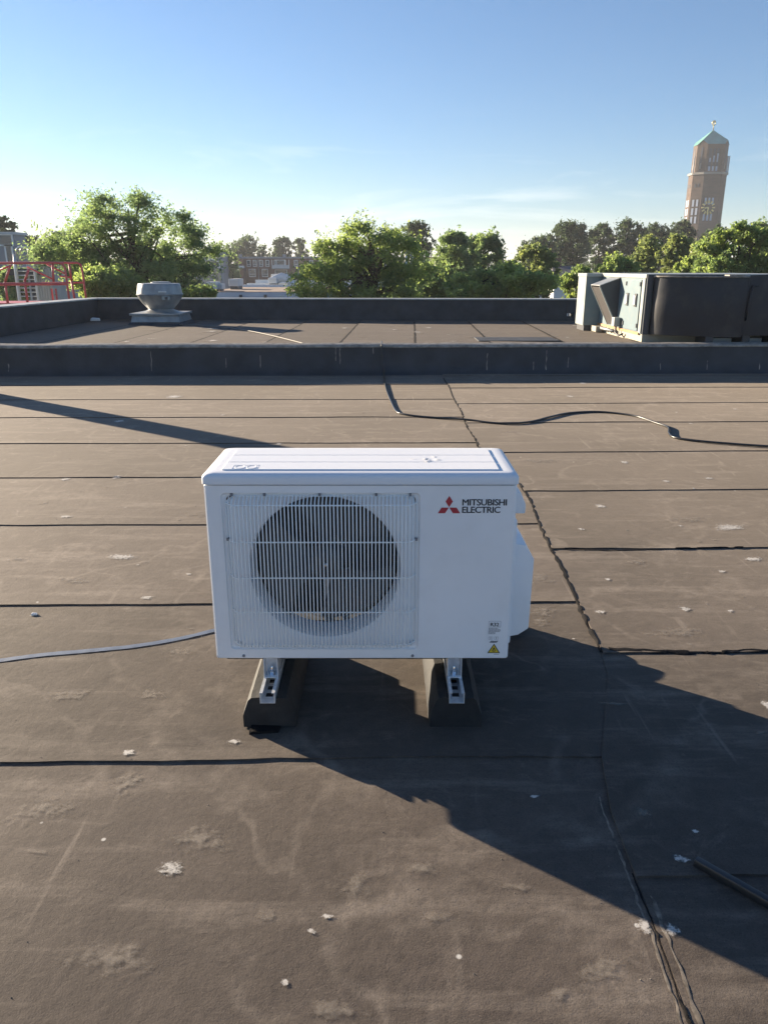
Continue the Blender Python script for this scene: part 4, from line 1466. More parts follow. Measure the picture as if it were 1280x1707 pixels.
for yy in (AY0 + 0.24, AY0 + 0.56):
    mb = MB(); mb.hexa(ahq(0.032, 0.0185, yy - 0.04, yy + 0.04, 0.725, 0.885)); mb.build('handle_plate', M['frame_dark'], dr, bevel=0.003)
    mb = MB(); mb.hexa(ahq(0.045, 0.0325, yy - 0.028, yy + 0.028, 0.75, 0.86)); mb.build('handle', M['white_bg'], dr, bevel=0.003)
for yy in (AY0 + 0.125, AY0 + 0.655):
    for zz in (0.50, 1.0):
        mb = MB(); mb.hexa(ahq(0.03, 0.0185, yy - 0.012, yy + 0.012, zz - 0.025, zz + 0.025)); mb.build('hinge', M['frame_dark'], dr)
# far bay projecting to the left
ah_part('end_bay', M['ahu'], (0.225, 0.001, AY1 - 0.42, AY1, AZ0 - 0.02, AZ1 - 0.05), 0.003)
ah_part('end_bay_edge', M['ahu_trim'], (0.232, 0.2255, AY1 - 0.43, AY1, AZ0 - 0.02, AZ1 - 0.05))
ah_part('bay_foot', M['frame_dark'], (0.21, 0.10, AY1 - 0.40, AY1 - 0.02, UZ, AZ0 - 0.021))
# hood: wedge that hangs out from the side
hy0, hy1 = AY0 + 0.98, AY0 + 1.38
for (yy) in (hy0, hy1):
    x = axs(yy)
    mb = MB(); mb.add([(x, yy, 1.06), (x - 0.27, yy, 0.965), (x - 0.27, yy, 0.94), (x, yy, 0.43), (x, yy + 0.006, 1.06), (x - 0.27, yy + 0.006, 0.965), (x - 0.27, yy + 0.006, 0.94), (x, yy + 0.006, 0.43)],
           [(0, 1, 2, 3), (7, 6, 5, 4), (0, 4, 5, 1), (1, 5, 6, 2), (2, 6, 7, 3), (3, 7, 4, 0)])
    mb.build('hood_cheek', M['frame_dark'], ah)
xa, xb = axs(hy0), axs(hy1)
mb = MB(); mb.hexa([(xa - 0.275, hy0 - 0.01, 0.962), (xa, hy0 - 0.01, 1.061), (xb, hy1 + 0.02, 1.061), (xb - 0.275, hy1 + 0.02, 0.962),
                    (xa - 0.275, hy0 - 0.01, 0.972), (xa, hy0 - 0.01, 1.071), (xb, hy1 + 0.02, 1.071), (xb - 0.275, hy1 + 0.02, 0.972)]); mb.build('hood_top', M['galv'], ah)
mb = MB(); mb.hexa([(xa - 0.265, hy0 + 0.012, 0.94), (xa - 0.26, hy0 + 0.012, 0.945), (xa - 0.0, hy0 + 0.012, 0.45), (xa - 0.008, hy0 + 0.012, 0.44),
                    (xb - 0.265, hy1 - 0.004, 0.94), (xb - 0.26, hy1 - 0.004, 0.945), (xb - 0.0, hy1 - 0.004, 0.45), (xb - 0.008, hy1 - 0.004, 0.44)]); mb.build('hood_mesh', M['mesh_dark'], ah)
for yy in (hy0, hy1):
    x = axs(yy)
    mb = MB(); mb.bar((x - 0.273, yy, 0.955), (x - 0.004, yy, 0.435), 0.016); mb.build('hood_edge', M['ahu_trim'], ah)
mb = MB(); mb.hexa(ahq(0.10, 0.02, AY0 + 0.78, AY0 + 0.90, 0.44, 0.56)); mb.build('motor_box', M['galv'], ah, bevel=0.006)
mb = MB(); mb.tube([(axs(AY0 + 0.8) - 0.05, AY0 + 0.84, 0.45), (axs(AY0 + 0.8) - 0.06, AY0 + 0.82, 0.36), (axs(AY0 + 0.8) - 0.05, AY0 + 0.70, 0.33), (axs(AY0 + 0.7) - 0.02, AY0 + 0.62, 0.36)], 0.012, 8); mb.build('conduit', M['frame_dark'], ah, smooth=True)
mb = MB(); mb.tube([(axs(AY0 + 1.0) - 0.04, AY0 + 0.95, 0.37), (axs(AY1) - 0.05, AY1 - 0.5, 0.37)], 0.02, 10); mb.build('pipe', M['galv'], ah, smooth=True)
mb = MB(); mb.hexa(ahq(0.12, 0.02, AY1 - 0.72, AY1 - 0.5, UZ + 0.01, UZ + 0.09)); mb.build('junction_box', M['cream'], ah, bevel=0.006)
for k in range(4):
    yy = AY0 + 0.9 + 0.16 * k
    mb = MB(); mb.tube([(axs(yy) - 0.012, yy, 0.385), (axs(yy) - 0.03, yy, 0.38), (axs(yy) - 0.03, yy, 0.345), (axs(yy) - 0.02, yy + 0.04, 0.335)], 0.007, 6); mb.build('pipe_bracket', M['frame_dark'], ah, smooth=True)
# dark gasket frame on the face towards the camera
mb = MB()
mb.box(AX0 - 0.0, AX0 + 0.065, AY0 - 0.05, AY0 - 0.031, AZ0 + 0.0, AZ1 - 0.002)
mb.box(AX0 + 0.066, 4.25, AY0 - 0.05, AY0 - 0.031, AZ1 - 0.06, AZ1 - 0.002)
mb.build('front_frame', M['frame_dark'], ah)

# dark curved membrane duct in front of it, and its straight run to the right
du = thing('membrane_duct', (4.8, 9.45, UZ), 'black curved membrane-clad duct wall in front of the air handler', 'duct')
vs_, fs = [], []
arc = [(4.262 - 0.982 * math.cos(R(t)), 9.635 - 0.40 * math.sin(R(t))) for t in (0, 6, 12, 18, 24, 30, 38, 46, 56, 66, 78, 90)]
ks = 10
for (x, y) in arc:
    for k in range(ks + 1):
        t = k / ks
        z = 0.415 + 0.012 * ((x - 3.27)) * -1 + (1.095 - 0.415) * t
        bul = 0.02 * math.sin(math.pi * t) + 0.012 * noise.noise(Vector((x * 3, z * 4, 2)))
        vs_.append((x - 0.01 * t * 0, y - bul, z))
for i in range(len(arc) - 1):
    for k in range(ks):
        q = i * (ks + 1) + k
        fs.append((q, q + ks + 1, q + ks + 2, q + 1))
mb = MB(); mb.add(vs_, fs); mb.build('curved_skin', M['navy'], du, smooth=True)
vs_, fs = [], []
n_ = 30
for i in range(n_ + 1):
    x = 4.262 + 3.0 * i / n_
    for k in range(ks + 1):
        t = k / ks
        z = 0.425 + (0.685 + 0.05 * (x - 4.262)) * t
        vs_.append((x, 9.228 + 0.015 * noise.noise(Vector((x * 1.6, z * 2.5, 6))) - 0.012 * math.sin(math.pi * t) - 0.01 * (x - 4.262), z))
for i in range(n_):
    for k in range(ks):
        q = i * (ks + 1) + k
        fs.append((q, q + ks + 1, q + ks + 2, q + 1))
mb = MB(); mb.add(vs_, fs); mb.build('straight_skin', M['navy'], du, smooth=True)
mb = MB()
mb.add([(x, y + 0.004, 1.095) for x, y in arc] + [(x + (0.06 if i < 3 else 0), 9.62, 1.095) for i, (x, y) in enumerate(arc)], [(i, i + 1, len(arc) + i + 1, len(arc) + i) for i in range(len(arc) - 1)])
mb.hexa([(4.262, 9.24, 1.08), (7.2, 9.21, 1.225), (7.2, 9.7, 1.225), (4.262, 9.7, 1.08), (4.262, 9.24, 1.098), (7.2, 9.21, 1.243), (7.2, 9.7, 1.243), (4.262, 9.7, 1.098)])
mb.build('top_skin', M['navy'], du)
mb = MB(); mb.tube([(x, y - 0.012, 1.094) for x, y in arc], 0.012, 6); mb.build('seam_batten', M['coping'], du, smooth=True)
mb = MB(); mb.tube([(4.27, 9.20, 0.60 + 0.0), (4.275, 9.195, 0.75), (4.29, 9.195, 0.92), (4.305, 9.20, 0.99), (4.36, 9.20, 0.995)], 0.014, 6); mb.build('seam_fold', M['navy'], du, smooth=True)
mb = MB(); mb.box(4.02, 4.20, 9.22, 9.36, 1.099, 1.117); mb.build('loose_slab', M['coping'], du)
for x in (3.86, 4.30, 4.66):
    mb = MB(); mb.box(x, x + 0.09, 9.28, 9.6, UZ, 0.43); mb.build('leg', M['frame_dark'], du)
mb = MB(); mb.box(3.30, 7.2, 9.72, 9.75, UZ, 0.40); mb.build('base_board', M['ahu'], du)
for x0, x1 in ((3.97, 4.25), (4.42, 4.62)):
    mb = MB(); mb.box(x0, x1, 9.46, 9.60, UZ + 0.002, 0.375); mb.build('block', M['pale_grey'], du)

# ------------------------------------------------------------------ red lift platform beyond the left parapet
LD = 19.0
rl0 = P(0, 470, LD)
lift = thing('lift_platform', (-9.6, LD + 0.6, GZ), 'red tubular guard rail platform of an aerial lift behind the left parapet', 'lift')


def q3(x, y, dd=0.0):
    p = P(x, y, LD + dd)
    return (p.x, p.y, p.z)


def lift_tube(name, pts, r=0.028, dd=0.0):
    mb = MB(); mb.tube([q3(x, y, dd) for x, y in pts], r, 8); return mb.build(name, M['red'], lift, smooth=True)


lift_tube('top_rail', [(-60, 439), (40, 438.5), (100, 438), (105, 440), (109, 447), (112, 470), (117, 506)], 0.027)
lift_tube('top_rail', [(-60, 439), (60, 438), (130, 438), (135, 441), (138, 452), (141, 475), (145, 504)], 0.027, 1.1)
lift_tube('mid_rail', [(-60, 474), (112, 473)], 0.036)
lift_tube('mid_rail', [(70, 472), (140, 471)], 0.022, 1.1)
for (x0, y0, x1, y1, dd) in ((18, 442, 9, 470, 0), (9, 470, 14, 508, 0), (48, 450, 42, 468, 0), (42, 468, 47, 508, 0), (88, 440, 90, 470, 0), (116, 440, 120, 468, 0.4), (120, 468, 126, 505, 0.4)):
    lift_tube('upright', [(x0, y0), (x1, y1)], 0.03, dd)
for (x0, y0, x1, y1, dd) in ((46, 445, 90, 466, 0.5), (78, 440, 112, 458, 0.2), (0, 450, 20, 442, 0.3), (100, 460, 120, 463, 0.4)):
    lift_tube('brace', [(x0, y0), (x1, y1)], 0.02, dd)
for x in (88, 95):
    mb = MB(); a, b_ = P(x - 2.5, 481, LD), P(x + 2.5, 507, LD); mb.box(a.x, b_.x, LD - 0.03, LD + 0.03, b_.z, a.z); mb.build('gate_post', M['red'], lift)
a, b_ = P(-60, 505, LD), P(106, 520, LD)
mb = MB(); mb.box(a.x, b_.x, LD - 0.05, LD + 1.2, b_.z - 0.1, a.z); mb.build('platform_deck', M['red'], lift, bevel=0.01)
mb = MB()
for k in range(5):
    z0 = GZ + 0.9 * k + 0.5
    for dy in (0.0, 1.0):
        mb.bar((a.x + 0.2, LD + 0.05 + dy, z0), (b_.x - 0.2, LD + 0.05 + dy, z0 + 0.85), 0.09)
        mb.bar((a.x + 0.2, LD + 0.15 + dy, z0 + 0.85), (b_.x - 0.2, LD + 0.15 + dy, z0), 0.09)
mb.build('scissor_arms', M['frame_dark'], lift)
mb = MB(); mb.box(a.x, b_.x, LD - 0.1, LD + 1.3, GZ, GZ + 0.55); mb.build('chassis', M['red'], lift, bevel=0.03)

# silver caged escape ladder with pale wall behind it
SD = 27.0
lad = thing('escape_ladder', (P(45, 470, SD).x, SD, GZ), 'silver caged access ladder standing behind the red lift', 'ladder')


def s3(x, y, dd=0):
    p = P(x, y, SD + dd)
    return (p.x, p.y, p.z)


for pts in (((25, 424), (27, 450), (34, 503)), ((56, 424), (58, 444), (66, 503))):
    p0 = [s3(x, y) for x, y in pts]
    p0.append((p0[-1][0] + 0.1, p0[-1][1], GZ))
    mb = MB(); mb.tube(p0, 0.06, 8); mb.build('stile', M['silver'], lad, smooth=True)
for k, (x0, x1, y) in enumerate(((28, 60, 413), (57, 86, 412))):
    for dd in (0, 0.5):
        mb = MB(); mb.tube([s3(x0, 424, dd), s3(x0 + 0.6, y + 4, dd), s3(x0 + 3, y, dd), s3(x1 - 3, y, dd), s3(x1, y + 4, dd), s3(x1, 424, dd)], 0.045, 8)
        mb.build('hoop', M['silver'], lad, smooth=True)
    for x in (x0 + 7, x0 + 20):
        mb = MB(); mb.tube([s3(x + 3, y, 0), s3(x, y + 4, 0.2), s3(x, 424, 0.4)], 0.04, 8); mb.build('hoop', M['silver'], lad, smooth=True)
mb = MB(); a, b_ = P(28, 424, SD), P(60, 438, SD); mb.box(a.x, b_.x, SD + 0.1, SD + 0.5, b_.z, a.z); mb.build('landing', M['galv'], lad)
for k in range(9):
    y = 445 + k * 7
    t = (y - 424) / 79
    mb = MB(); mb.tube([s3(25 + 9 * t, y), s3(56 + 10 * t, y)], 0.022, 6); mb.build('rung', M['silver'], lad, smooth=True)
a, b_ = P(44, 441, SD + 2), P(92, 505, SD + 2)
mb = MB(); mb.box(a.x, b_.x, SD + 2, SD + 5, GZ, a.z)
for k in range(9):
    x = a.x + (b_.x - a.x) * (k + 0.5) / 9
    mb.box(x, x + 0.03, SD + 1.96, SD + 2, GZ, a.z)
tag(mb.build('pale_shed', M['pale_grey']), 'pale grey ribbed shed wall behind the silver ladder', 'shed')
a, b_ = P(14, 448, SD + 1), P(50, 459, SD + 1)
mb = MB(); mb.box(a.x, b_.x, SD + 0.9, SD + 1.9, b_.z, a.z)
for k in range(5):
    zz = b_.z + (a.z - b_.z) * (k + 0.5) / 5
    mb.box(a.x, b_.x, SD + 0.87, SD + 0.9, zz - 0.01, zz + 0.01)
for xx in (a.x + 0.08, b_.x - 0.08):
    mb.box(xx - 0.05, xx + 0.05, SD + 1.3, SD + 1.4, GZ, b_.z)
tag(mb.build('dark_tank', M['frame_dark']), 'dark louvred box on legs beside the silver ladder', 'box')


# ------------------------------------------------------------------ buildings
def window(bld, x, y, w, h, D, frame='window_frame', glass='glass', mull=True, yo=0.0):
    """window centred at photo point, metres wide and high"""
    c = P(x, y, D)
    f = MB()
    t = 0.09
    yy0, yy1 = D - 0.06 - yo, D + 0.12 - yo
    f.box(c.x - w / 2, c.x + w / 2, yy0, yy1, c.z - h / 2, c.z - h / 2 + t)
    f.box(c.x - w / 2, c.x + w / 2, yy0, yy1, c.z + h / 2 - t, c.z + h / 2)
    f.box(c.x - w / 2, c.x - w / 2 + t, yy0, yy1, c.z - h / 2 + t, c.z + h / 2 - t)
    f.box(c.x + w / 2 - t, c.x + w / 2, yy0, yy1, c.z - h / 2 + t, c.z + h / 2 - t)
    if mull:
        f.box(c.x - w / 2 + t, c.x + w / 2 - t, yy0, yy1, c.z - h * 0.18, c.z - h * 0.18 + 0.06)
    o = f.build('window', M[frame], bld)
    p = MB()
    p.add([(c.x - w / 2 + t, D - 0.02 - yo, c.z - h / 2 + t), (c.x + w / 2 - t, D - 0.02 - yo, c.z - h / 2 + t), (c.x + w / 2 - t, D - 0.02 - yo, c.z + h / 2 - t), (c.x - w / 2 + t, D - 0.02 - yo, c.z + h / 2 - t)], [(0, 1, 2, 3)])
    p.build('pane', M[glass], o)
    return o


HD = 130.0
hL, hR = P(398, 431, HD), P(760, 431, HD)
row = thing('row_house', ((hL.x + hR.x) / 2, HD, GZ), 'dark brick flat-roofed row of houses with white windows and balcony', 'building')
mb = MB(); mb.box(hL.x, hR.x, HD, HD + 9, GZ, hL.z); mb.build('wall', M['brick'], row)
mb = MB(); mb.box(hL.x - 0.2, hR.x + 0.2, HD - 0.25, HD + 9.1, hL.z + 0.005, hL.z + 0.28); mb.build('roof_edge', M['concrete'], row)
for x in (415, 425, 435.5, 446, 493.5, 694, 703, 519, 534, 560, 585, 610, 640):
    window(row, x, 439, 0.62, 1.05, HD)
for (x, w) in ((421, 1.1), (442, 1.0), (500, 0.9), (530, 1.0), (600, 1.1)):
    window(row, x, 455, w, 1.25, HD)
window(row, 467, 439.5, 1.9, 1.2, HD)
window(row, 469, 456, 2.0, 1.2, HD)
a, b_ = P(455, 442, HD), P(483, 447.5, HD)
mb = MB(); mb.box(a.x, b_.x, HD - 1.2, HD - 0.07, b_.z - 0.1, b_.z); mb.build('balcony_floor', M['concrete'], row)
mb = MB(); mb.box(a.x, b_.x, HD - 1.25, HD - 1.19, b_.z + 0.01, a.z); mb.build('balcony_front', M['pale_grey'], row)
for x in (455, 462, 476, 483):
    c = P(x, 433, HD); mb = MB(); mb.box(c.x - 0.05, c.x + 0.05, HD - 1.15, HD - 1.05, b_.z + 0.01, c.z); mb.build('balcony_post', M['window_frame'], row)
for (x, y0, y1) in ((400.5, 424, 431), (473.5, 424, 431)):
    c, e = P(x - 2.2, y0, HD + 3), P(x + 2.2, y1, HD + 3)
    mb = MB(); mb.box(c.x, e.x, HD + 3, HD + 3.8, hL.z + 0.285, c.z); mb.build('chimney', M['concrete'], row)
c = P(430.5, 433, HD); mb = MB(); mb.tube([(c.x, HD - 0.1, hL.z), (c.x, HD - 0.1, GZ)], 0.06, 6); mb.build('drainpipe', M['concrete'], row)

# pale porch bay at the left end of the row
a, b_ = P(392, 431, HD - 4), P(405, 470, HD - 4)
bay = thing('brick_annex', (a.x, HD - 4, GZ), 'small annex with white balcony at the left end of the brick row', 'building')
mb = MB(); mb.box(a.x, b_.x + 0.05, HD - 3, HD - 0.3, GZ, a.z); mb.build('wall', M['brick'], bay)
c, e = P(391, 443, HD - 4), P(406, 447, HD - 4)
mb = MB(); mb.box(c.x, e.x, HD - 4.3, HD - 3.01, e.z, c.z); mb.build('balcony', M['white_bg'], bay)
c, e = P(393, 448, HD - 4), P(398, 464, HD - 4)
mb = MB(); mb.box(c.x, e.x, HD - 3.1, HD - 3.02, e.z, c.z); mb.build('door', M['white_bg'], bay)

# grey balconied flats at the far left of the gap
FD = 105.0
a, b_ = P(322, 419, FD), P(367, 470, FD)
fl2 = thing('grey_flats', ((a.x + b_.x) / 2, FD, GZ), 'grey block of flats with balconies peeping out beside the left tree', 'building')
mb = MB(); mb.box(a.x, b_.x, FD, FD + 8, GZ, a.z); mb.build('wall', M['concrete'], fl2)
for y in (425, 441, 455):
    window(fl2, 357, y, 1.5, 0.8, FD, mull=False)
    window(fl2, 342, y, 1.1, 0.8, FD, mull=False)
for y in (433, 447):
    c, e = P(338, y - 2.5, FD), P(362, y + 1.5, FD)
    mb = MB(); mb.box(c.x, e.x, FD - 1.1, FD - 0.13, e.z, c.z); mb.build('balcony', M['pale_grey'], fl2)
for x in (360.5, 366):
    c = P(x, 450, FD - 6); mb = MB(); mb.box(c.x - 0.15, c.x + 0.15, FD - 6.2, FD - 5.9, GZ, c.z); mb.build('pale_post', M['stone'], fl2)

# low pale building with gravel roof in front of the row
WD = 58.0
a, b_ = P(340, 487.5, WD), P(770, 487.5, WD)
wb = thing('low_hall', ((a.x + b_.x) / 2, WD, GZ), 'low pale blue-grey hall with brown gravel roof beyond the parapet', 'building')
mb = MB(); mb.box(a.x, b_.x, WD, WD + 30, GZ, a.z); mb.build('wall', M['pale_wall'], wb)
mb = MB(); mb.box(a.x + 0.2, b_.x - 0.2, WD + 0.2, WD + 14, a.z + 0.001, a.z + 0.05); mb.build('gravel_roof', M['gravel'], wb)
for (dy, h) in ((14.2, 0.25), (18.0, 0.3), (23.0, 0.55)):
    mb = MB(); mb.box(a.x + 0.1, b_.x - 0.1, WD + dy, WD + dy + 0.4, a.z + 0.002, a.z + h); mb.build('roof_kerb', M['white_bg'], wb)
mb = MB(); mb.box(a.x + 0.3, b_.x - 0.3, WD + 14.7, WD + 29.8, a.z + 0.001, a.z + 0.06); mb.build('membrane_roof', M['pale_grey'], wb)
for x in (402, 443):
    c = P(x, 494, WD); mb = MB(); mb.box(c.x - 0.1, c.x + 0.1, WD - 0.2, WD - 0.01, c.z - 0.12, c.z + 0.12); mb.build('wall_lamp', M['frame_dark'], wb)


def roof_box(x0, x1, y0, y1, D, depth, m, label, name='rooftop_unit'):
    p, q = P(x0, y0, D), P(x1, y1, D)
    o = thing(name, ((p.x + q.x) / 2, D, q.z), label, 'rooftop unit', 'rooftop units on the low hall')
    mb = MB(); mb.box(p.x, q.x, D, D + depth, q.z + 0.08, p.z); mb.build('housing', M[m], o, bevel=0.04)
    mb = MB(); mb.box(p.x + 0.1, q.x - 0.1, D + 0.1, D + depth - 0.1, a.z + 0.05, q.z + 0.079); mb.build('plinth', M['frame_dark'], o)
    w = q.x - p.x
    for k in range(5):
        zz = q.z + 0.08 + (p.z - q.z - 0.08) * (0.2 + 0.14 * k)
        mb = MB(); mb.box(p.x + w * 0.12, q.x - w * 0.12, D - 0.03, D + 0.01, zz, zz + 0.04); mb.build('louvre', M['pale_grey'], o)
    return o


roof_box(344, 362, 470, 484, WD + 1.5, 1.4, 'ac_bg', 'pale grey rooftop box nearest the left tree on the low hall')
roof_box(363, 371, 473, 484, WD + 2, 1.2, 'ac_bg', 'narrow pale rooftop box beside the left tree, second on the hall')
roof_box(381, 398, 465, 479, WD + 6, 2.4, 'ac_bg', 'light grey rooftop box with louvres in the middle of the hall roof')
roof_box(447, 461, 463, 474, WD + 16, 2.0, 'ac_bg', 'pale square rooftop box on the right of the hall roof')
roof_box(452, 465, 457, 462.5, WD + 24.5, 2.0, 'white_bg', 'small white rooftop box at the back of the hall roof')
# curved pale duct at the right of the hall roof
p = P(470, 472, WD + 17)
mb = MB(); mb.tube([(p.x - 0.9, WD + 17.2, p.z + 0.2), (p.x, WD + 17.2, p.z + 0.55), (p.x + 0.7, WD + 17.2, p.z + 0.35), (p.x + 0.95, WD + 17.2, a.z)], 0.42, 14)
tag(mb.build('curved_duct', M['ac_bg'], None, smooth=True, angle=50), 'fat curved grey duct on the hall roof beside the square box', 'duct')

# two pale masts behind the centre tree
for i, (x, lab) in enumerate(((677, 'left one of two pale masts behind the central tree'), (686, 'right one of two pale masts behind the central tree'))):
    c, e = P(x, 425, 60), P(x, 455, 60)
    ms = thing('pale_mast', (c.x, 60, GZ), lab, 'mast', 'pale masts')
    mb = MB(); mb.tube([(c.x, 60, GZ), (c.x, 60, c.z)], 0.13, 10); mb.build('tube', M['white_bg'], ms, smooth=True)
    mb = MB(); mb.lathe([(0.16, 0), (0.16, 0.2), (0.05, 0.24)], (c.x, 60, c.z + 0.001), 12); mb.build('cap', M['pale_grey'], ms, smooth=True, angle=40)

# far brick house behind the centre and the grey-roofed houses on the right
def gable_house(name, x0, x1, yr, ye, D, depth, wallm, roofm, label, wins=()):
    p, q = P(x0, ye, D), P(x1, ye, D)
    zr = P(x0, yr, D).z
    h = thing(name, ((p.x + q.x) / 2, D, GZ), label, 'house')
    mb = MB(); mb.box(p.x, q.x, D, D + depth, GZ, p.z); mb.build('wall', M[wallm], h)
    rf = MB()
    o = 0.35
    rf.add([(p.x - o, D - o, p.z - 0.02), (q.x + o, D - o, p.z - 0.02), (q.x - 0.6, D + depth / 2, zr), (p.x + 0.6, D + depth / 2, zr), (q.x + o, D + depth + o, p.z - 0.02), (p.x - o, D + depth + o, p.z - 0.02)],
           [(0, 1, 2, 3), (4, 5, 3, 2), (1, 4, 2), (5, 0, 3), (0, 5, 4, 1)])
    r_ = rf.build('roof', M[roofm], h)
    mb = MB(); mb.box(p.x - o, q.x + o, D - o - 0.08, D - o, p.z - 0.14, p.z); mb.build('gutter', M['white_bg'], h)
    for (x, y, w, hh) in wins:
        window(h, x, y, w, hh, D, mull=False)
    c = P((x0 * 0.7 + x1 * 0.3), yr, D)
    mb = MB(); mb.box(c.x - 0.3, c.x + 0.3, D + depth / 2 - 0.3, D + depth / 2 + 0.3, zr - 0.3, zr + 0.6); mb.build('chimney', M['brick'], r_)
    return h


a2, b2 = P(735, 428, 110), P(655, 428, 110)
fb = thing('far_brick_house', ((a2.x + b2.x) / 2, 110, GZ), 'dark brick house with white windows seen between the masts and trees', 'house')
mb = MB(); mb.box(b2.x, a2.x, 110, 118, GZ, a2.z); mb.build('wall', M['brick'], fb)
for x in (690, 699, 709):
    window(fb, x, 439, 0.6, 0.95, 110)
gable_house('grey_roof_house', 924, 990, 443, 464, 62, 7, 'white_bg', 'slate', 'white house with dark grey tiled roof left of the air handler', [(940, 473, 0.8, 0.9), (955, 473, 0.8, 0.9)])
gable_house('grey_roof_house', 1022, 1075, 443, 455, 70, 7, 'white_bg', 'slate', 'white house with grey roof just above the air handler', [(1040, 462, 0.8, 0.9)])
gable_house('grey_roof_house', 905, 960, 428, 440, 120, 8, 'brick', 'slate', 'dark brick house in the deep gap under the dark trees', [(926, 437, 0.8, 1.0), (935, 437, 0.8, 1.0)])
a2, b2 = P(-70, 391, 48), P(24, 391, 48)
lb = thing('grey_block', ((a2.x + b2.x) / 2, 48, GZ), 'grey flat-roofed block at the far left edge behind the lift', 'building')
mb = MB(); mb.box(a2.x, b2.x, 48, 49.5, GZ, a2.z); mb.build('wall', M['concrete'], lb)
mb = MB(); mb.box(a2.x, b2.x + 0.1, 47.9, 49.6, a2.z + 0.003, a2.z + 0.15); mb.build('roof_edge', M['pale_grey'], lb)
window(lb, 9, 400, 1.0, 0.7, 48, mull=False)
window(lb, 17, 425, 0.5, 1.2, 48, mull=False)

# ------------------------------------------------------------------ church tower
TD = 214.0
tc = P(1188, 300, TD)
TX, TY = tc.x, TD + 4
tw = thing('church_tower', (TX, TY, GZ), 'tall brown brick church tower with green copper roof and golden clock', 'tower')


def octa(wf, c, df):
    """plan: half front width wf, chamfer c, half side df"""
    return [(-wf, -df - c), (wf, -df - c), (wf + c, -df), (wf + c, df), (wf, df + c), (-wf, df + c), (-wf - c, df), (-wf - c, -df)]


def octa_body(mb, wf, c, df, z0, z1):
    pl = octa(wf, c, df)
    n_ = 8
    mb.add([(TX + x, TY + y, z0) for x, y in pl] + [(TX + x, TY + y, z1) for x, y in pl],
           [tuple(reversed(range(8))), tuple(range(8, 16))] + [(i, (i + 1) % 8, 8 + (i + 1) % 8, 8 + i) for i in range(8)])


zz = lambda y: P(1178, y, TD).z
Z_LEDGE, Z_EAVE, Z_APEX = zz(290), zz(239), zz(212)
mb = MB(); octa_body(mb, 2.35, 2.1, 1.5, GZ, Z_LEDGE); mb.build('shaft', M['tower_brick'], tw)
mb = MB(); octa_body(mb, 2.55, 2.2, 1.6, Z_LEDGE + 0.01, Z_LEDGE + 0.55); mb.build('ledge', M['stone'], tw)
# belfry with gabled chamfers and copper pyramid
w1, c1, d1 = 2.15, 1.9, 1.35
mb = MB(); octa_body(mb, w1, c1, d1, Z_LEDGE + 0.56, Z_EAVE); mb.build('belfry', M['tower_brick'], tw)
pl = octa(w1, c1, d1)
Hh = Z_APEX - Z_EAVE
ap = (TX, TY, Z_APEX)
A_ = max(w1 + c1, d1 + c1)
rv_, rf_ = [], []
gb = MB(); rb = MB()
mids = []
for i in range(8):
    x0, y0 = pl[i]; x1, y1 = pl[(i + 1) % 8]
    if i % 2 == 1:
        xm, ym = (x0 + x1) / 2, (y0 + y1) / 2
        zm = Z_EAVE + 1.0
        gb.add([(TX + x0, TY + y0, Z_EAVE + 0.001), (TX + x1, TY + y1, Z_EAVE + 0.001), (TX + xm * 1.0, TY + ym * 1.0, zm)], [(0, 1, 2)])
        mids.append((i, (TX + xm * 1.05, TY + ym * 1.05, zm)))
        rb.add([(TX + x0 * 1.03, TY + y0 * 1.03, Z_EAVE), (TX + xm * 1.05, TY + ym * 1.05, zm + 0.05), ap], [(0, 1, 2)])
        rb.add([(TX + xm * 1.05, TY + ym * 1.05, zm + 0.05), (TX + x1 * 1.03, TY + y1 * 1.03, Z_EAVE), ap], [(0, 1, 2)])
    else:
        rb.add([(TX + x0 * 1.03, TY + y0 * 1.03, Z_EAVE), (TX + x1 * 1.03, TY + y1 * 1.03, Z_EAVE), ap], [(0, 1, 2)])
gb.build('gable', M['tower_brick'], tw)
rb.build('copper_roof', M['copper_green'], tw)
mb = MB(); mb.tube([(TX, TY, Z_APEX - 0.3), (TX, TY, Z_APEX + 2.2)], [0.14, 0.05], 8); mb.build('finial_rod', M['gold'], tw, smooth=True)
mb = MB()
mb.tube([(TX + 0.42 * math.cos(t), TY, Z_APEX + 1.6 + 0.55 * math.sin(t)) for t in np.linspace(0, 2 * math.pi, 20)], 0.12, 6, False)
mb.tube([(TX - 0.3, TY, Z_APEX + 1.6), (TX + 0.1, TY, Z_APEX + 2.0), (TX + 0.35, TY, Z_APEX + 1.8)], 0.14, 6)
mb.build('weather_vane', M['gold'], tw, smooth=True)


def tface(name, m, i, t0, t1, z0, z1, plan, proud=0.12, thick=0.1):
    """panel on octagon face i between parameters t0, t1"""
    x0, y0 = plan[i]; x1, y1 = plan[(i + 1) % 8]
    dx, dy = x1 - x0, y1 - y0
    L_ = math.hypot(dx, dy)
    nx_, ny_ = dy / L_, -dx / L_
    p0 = (TX + x0 + dx * t0, TY + y0 + dy * t0); p1 = (TX + x0 + dx * t1, TY + y0 + dy * t1)
    o1, o0 = proud, proud - thick
    mb = MB()
    mb.hexa([(p0[0] + nx_ * o1, p0[1] + ny_ * o1, z0), (p1[0] + nx_ * o1, p1[1] + ny_ * o1, z0), (p1[0] + nx_ * o0, p1[1] + ny_ * o0, z0), (p0[0] + nx_ * o0, p0[1] + ny_ * o0, z0),
             (p0[0] + nx_ * o1, p0[1] + ny_ * o1, z1), (p1[0] + nx_ * o1, p1[1] + ny_ * o1, z1), (p1[0] + nx_ * o0, p1[1] + ny_ * o0, z1), (p0[0] + nx_ * o0, p0[1] + ny_ * o0, z1)])
    return mb.build(name, m, tw)


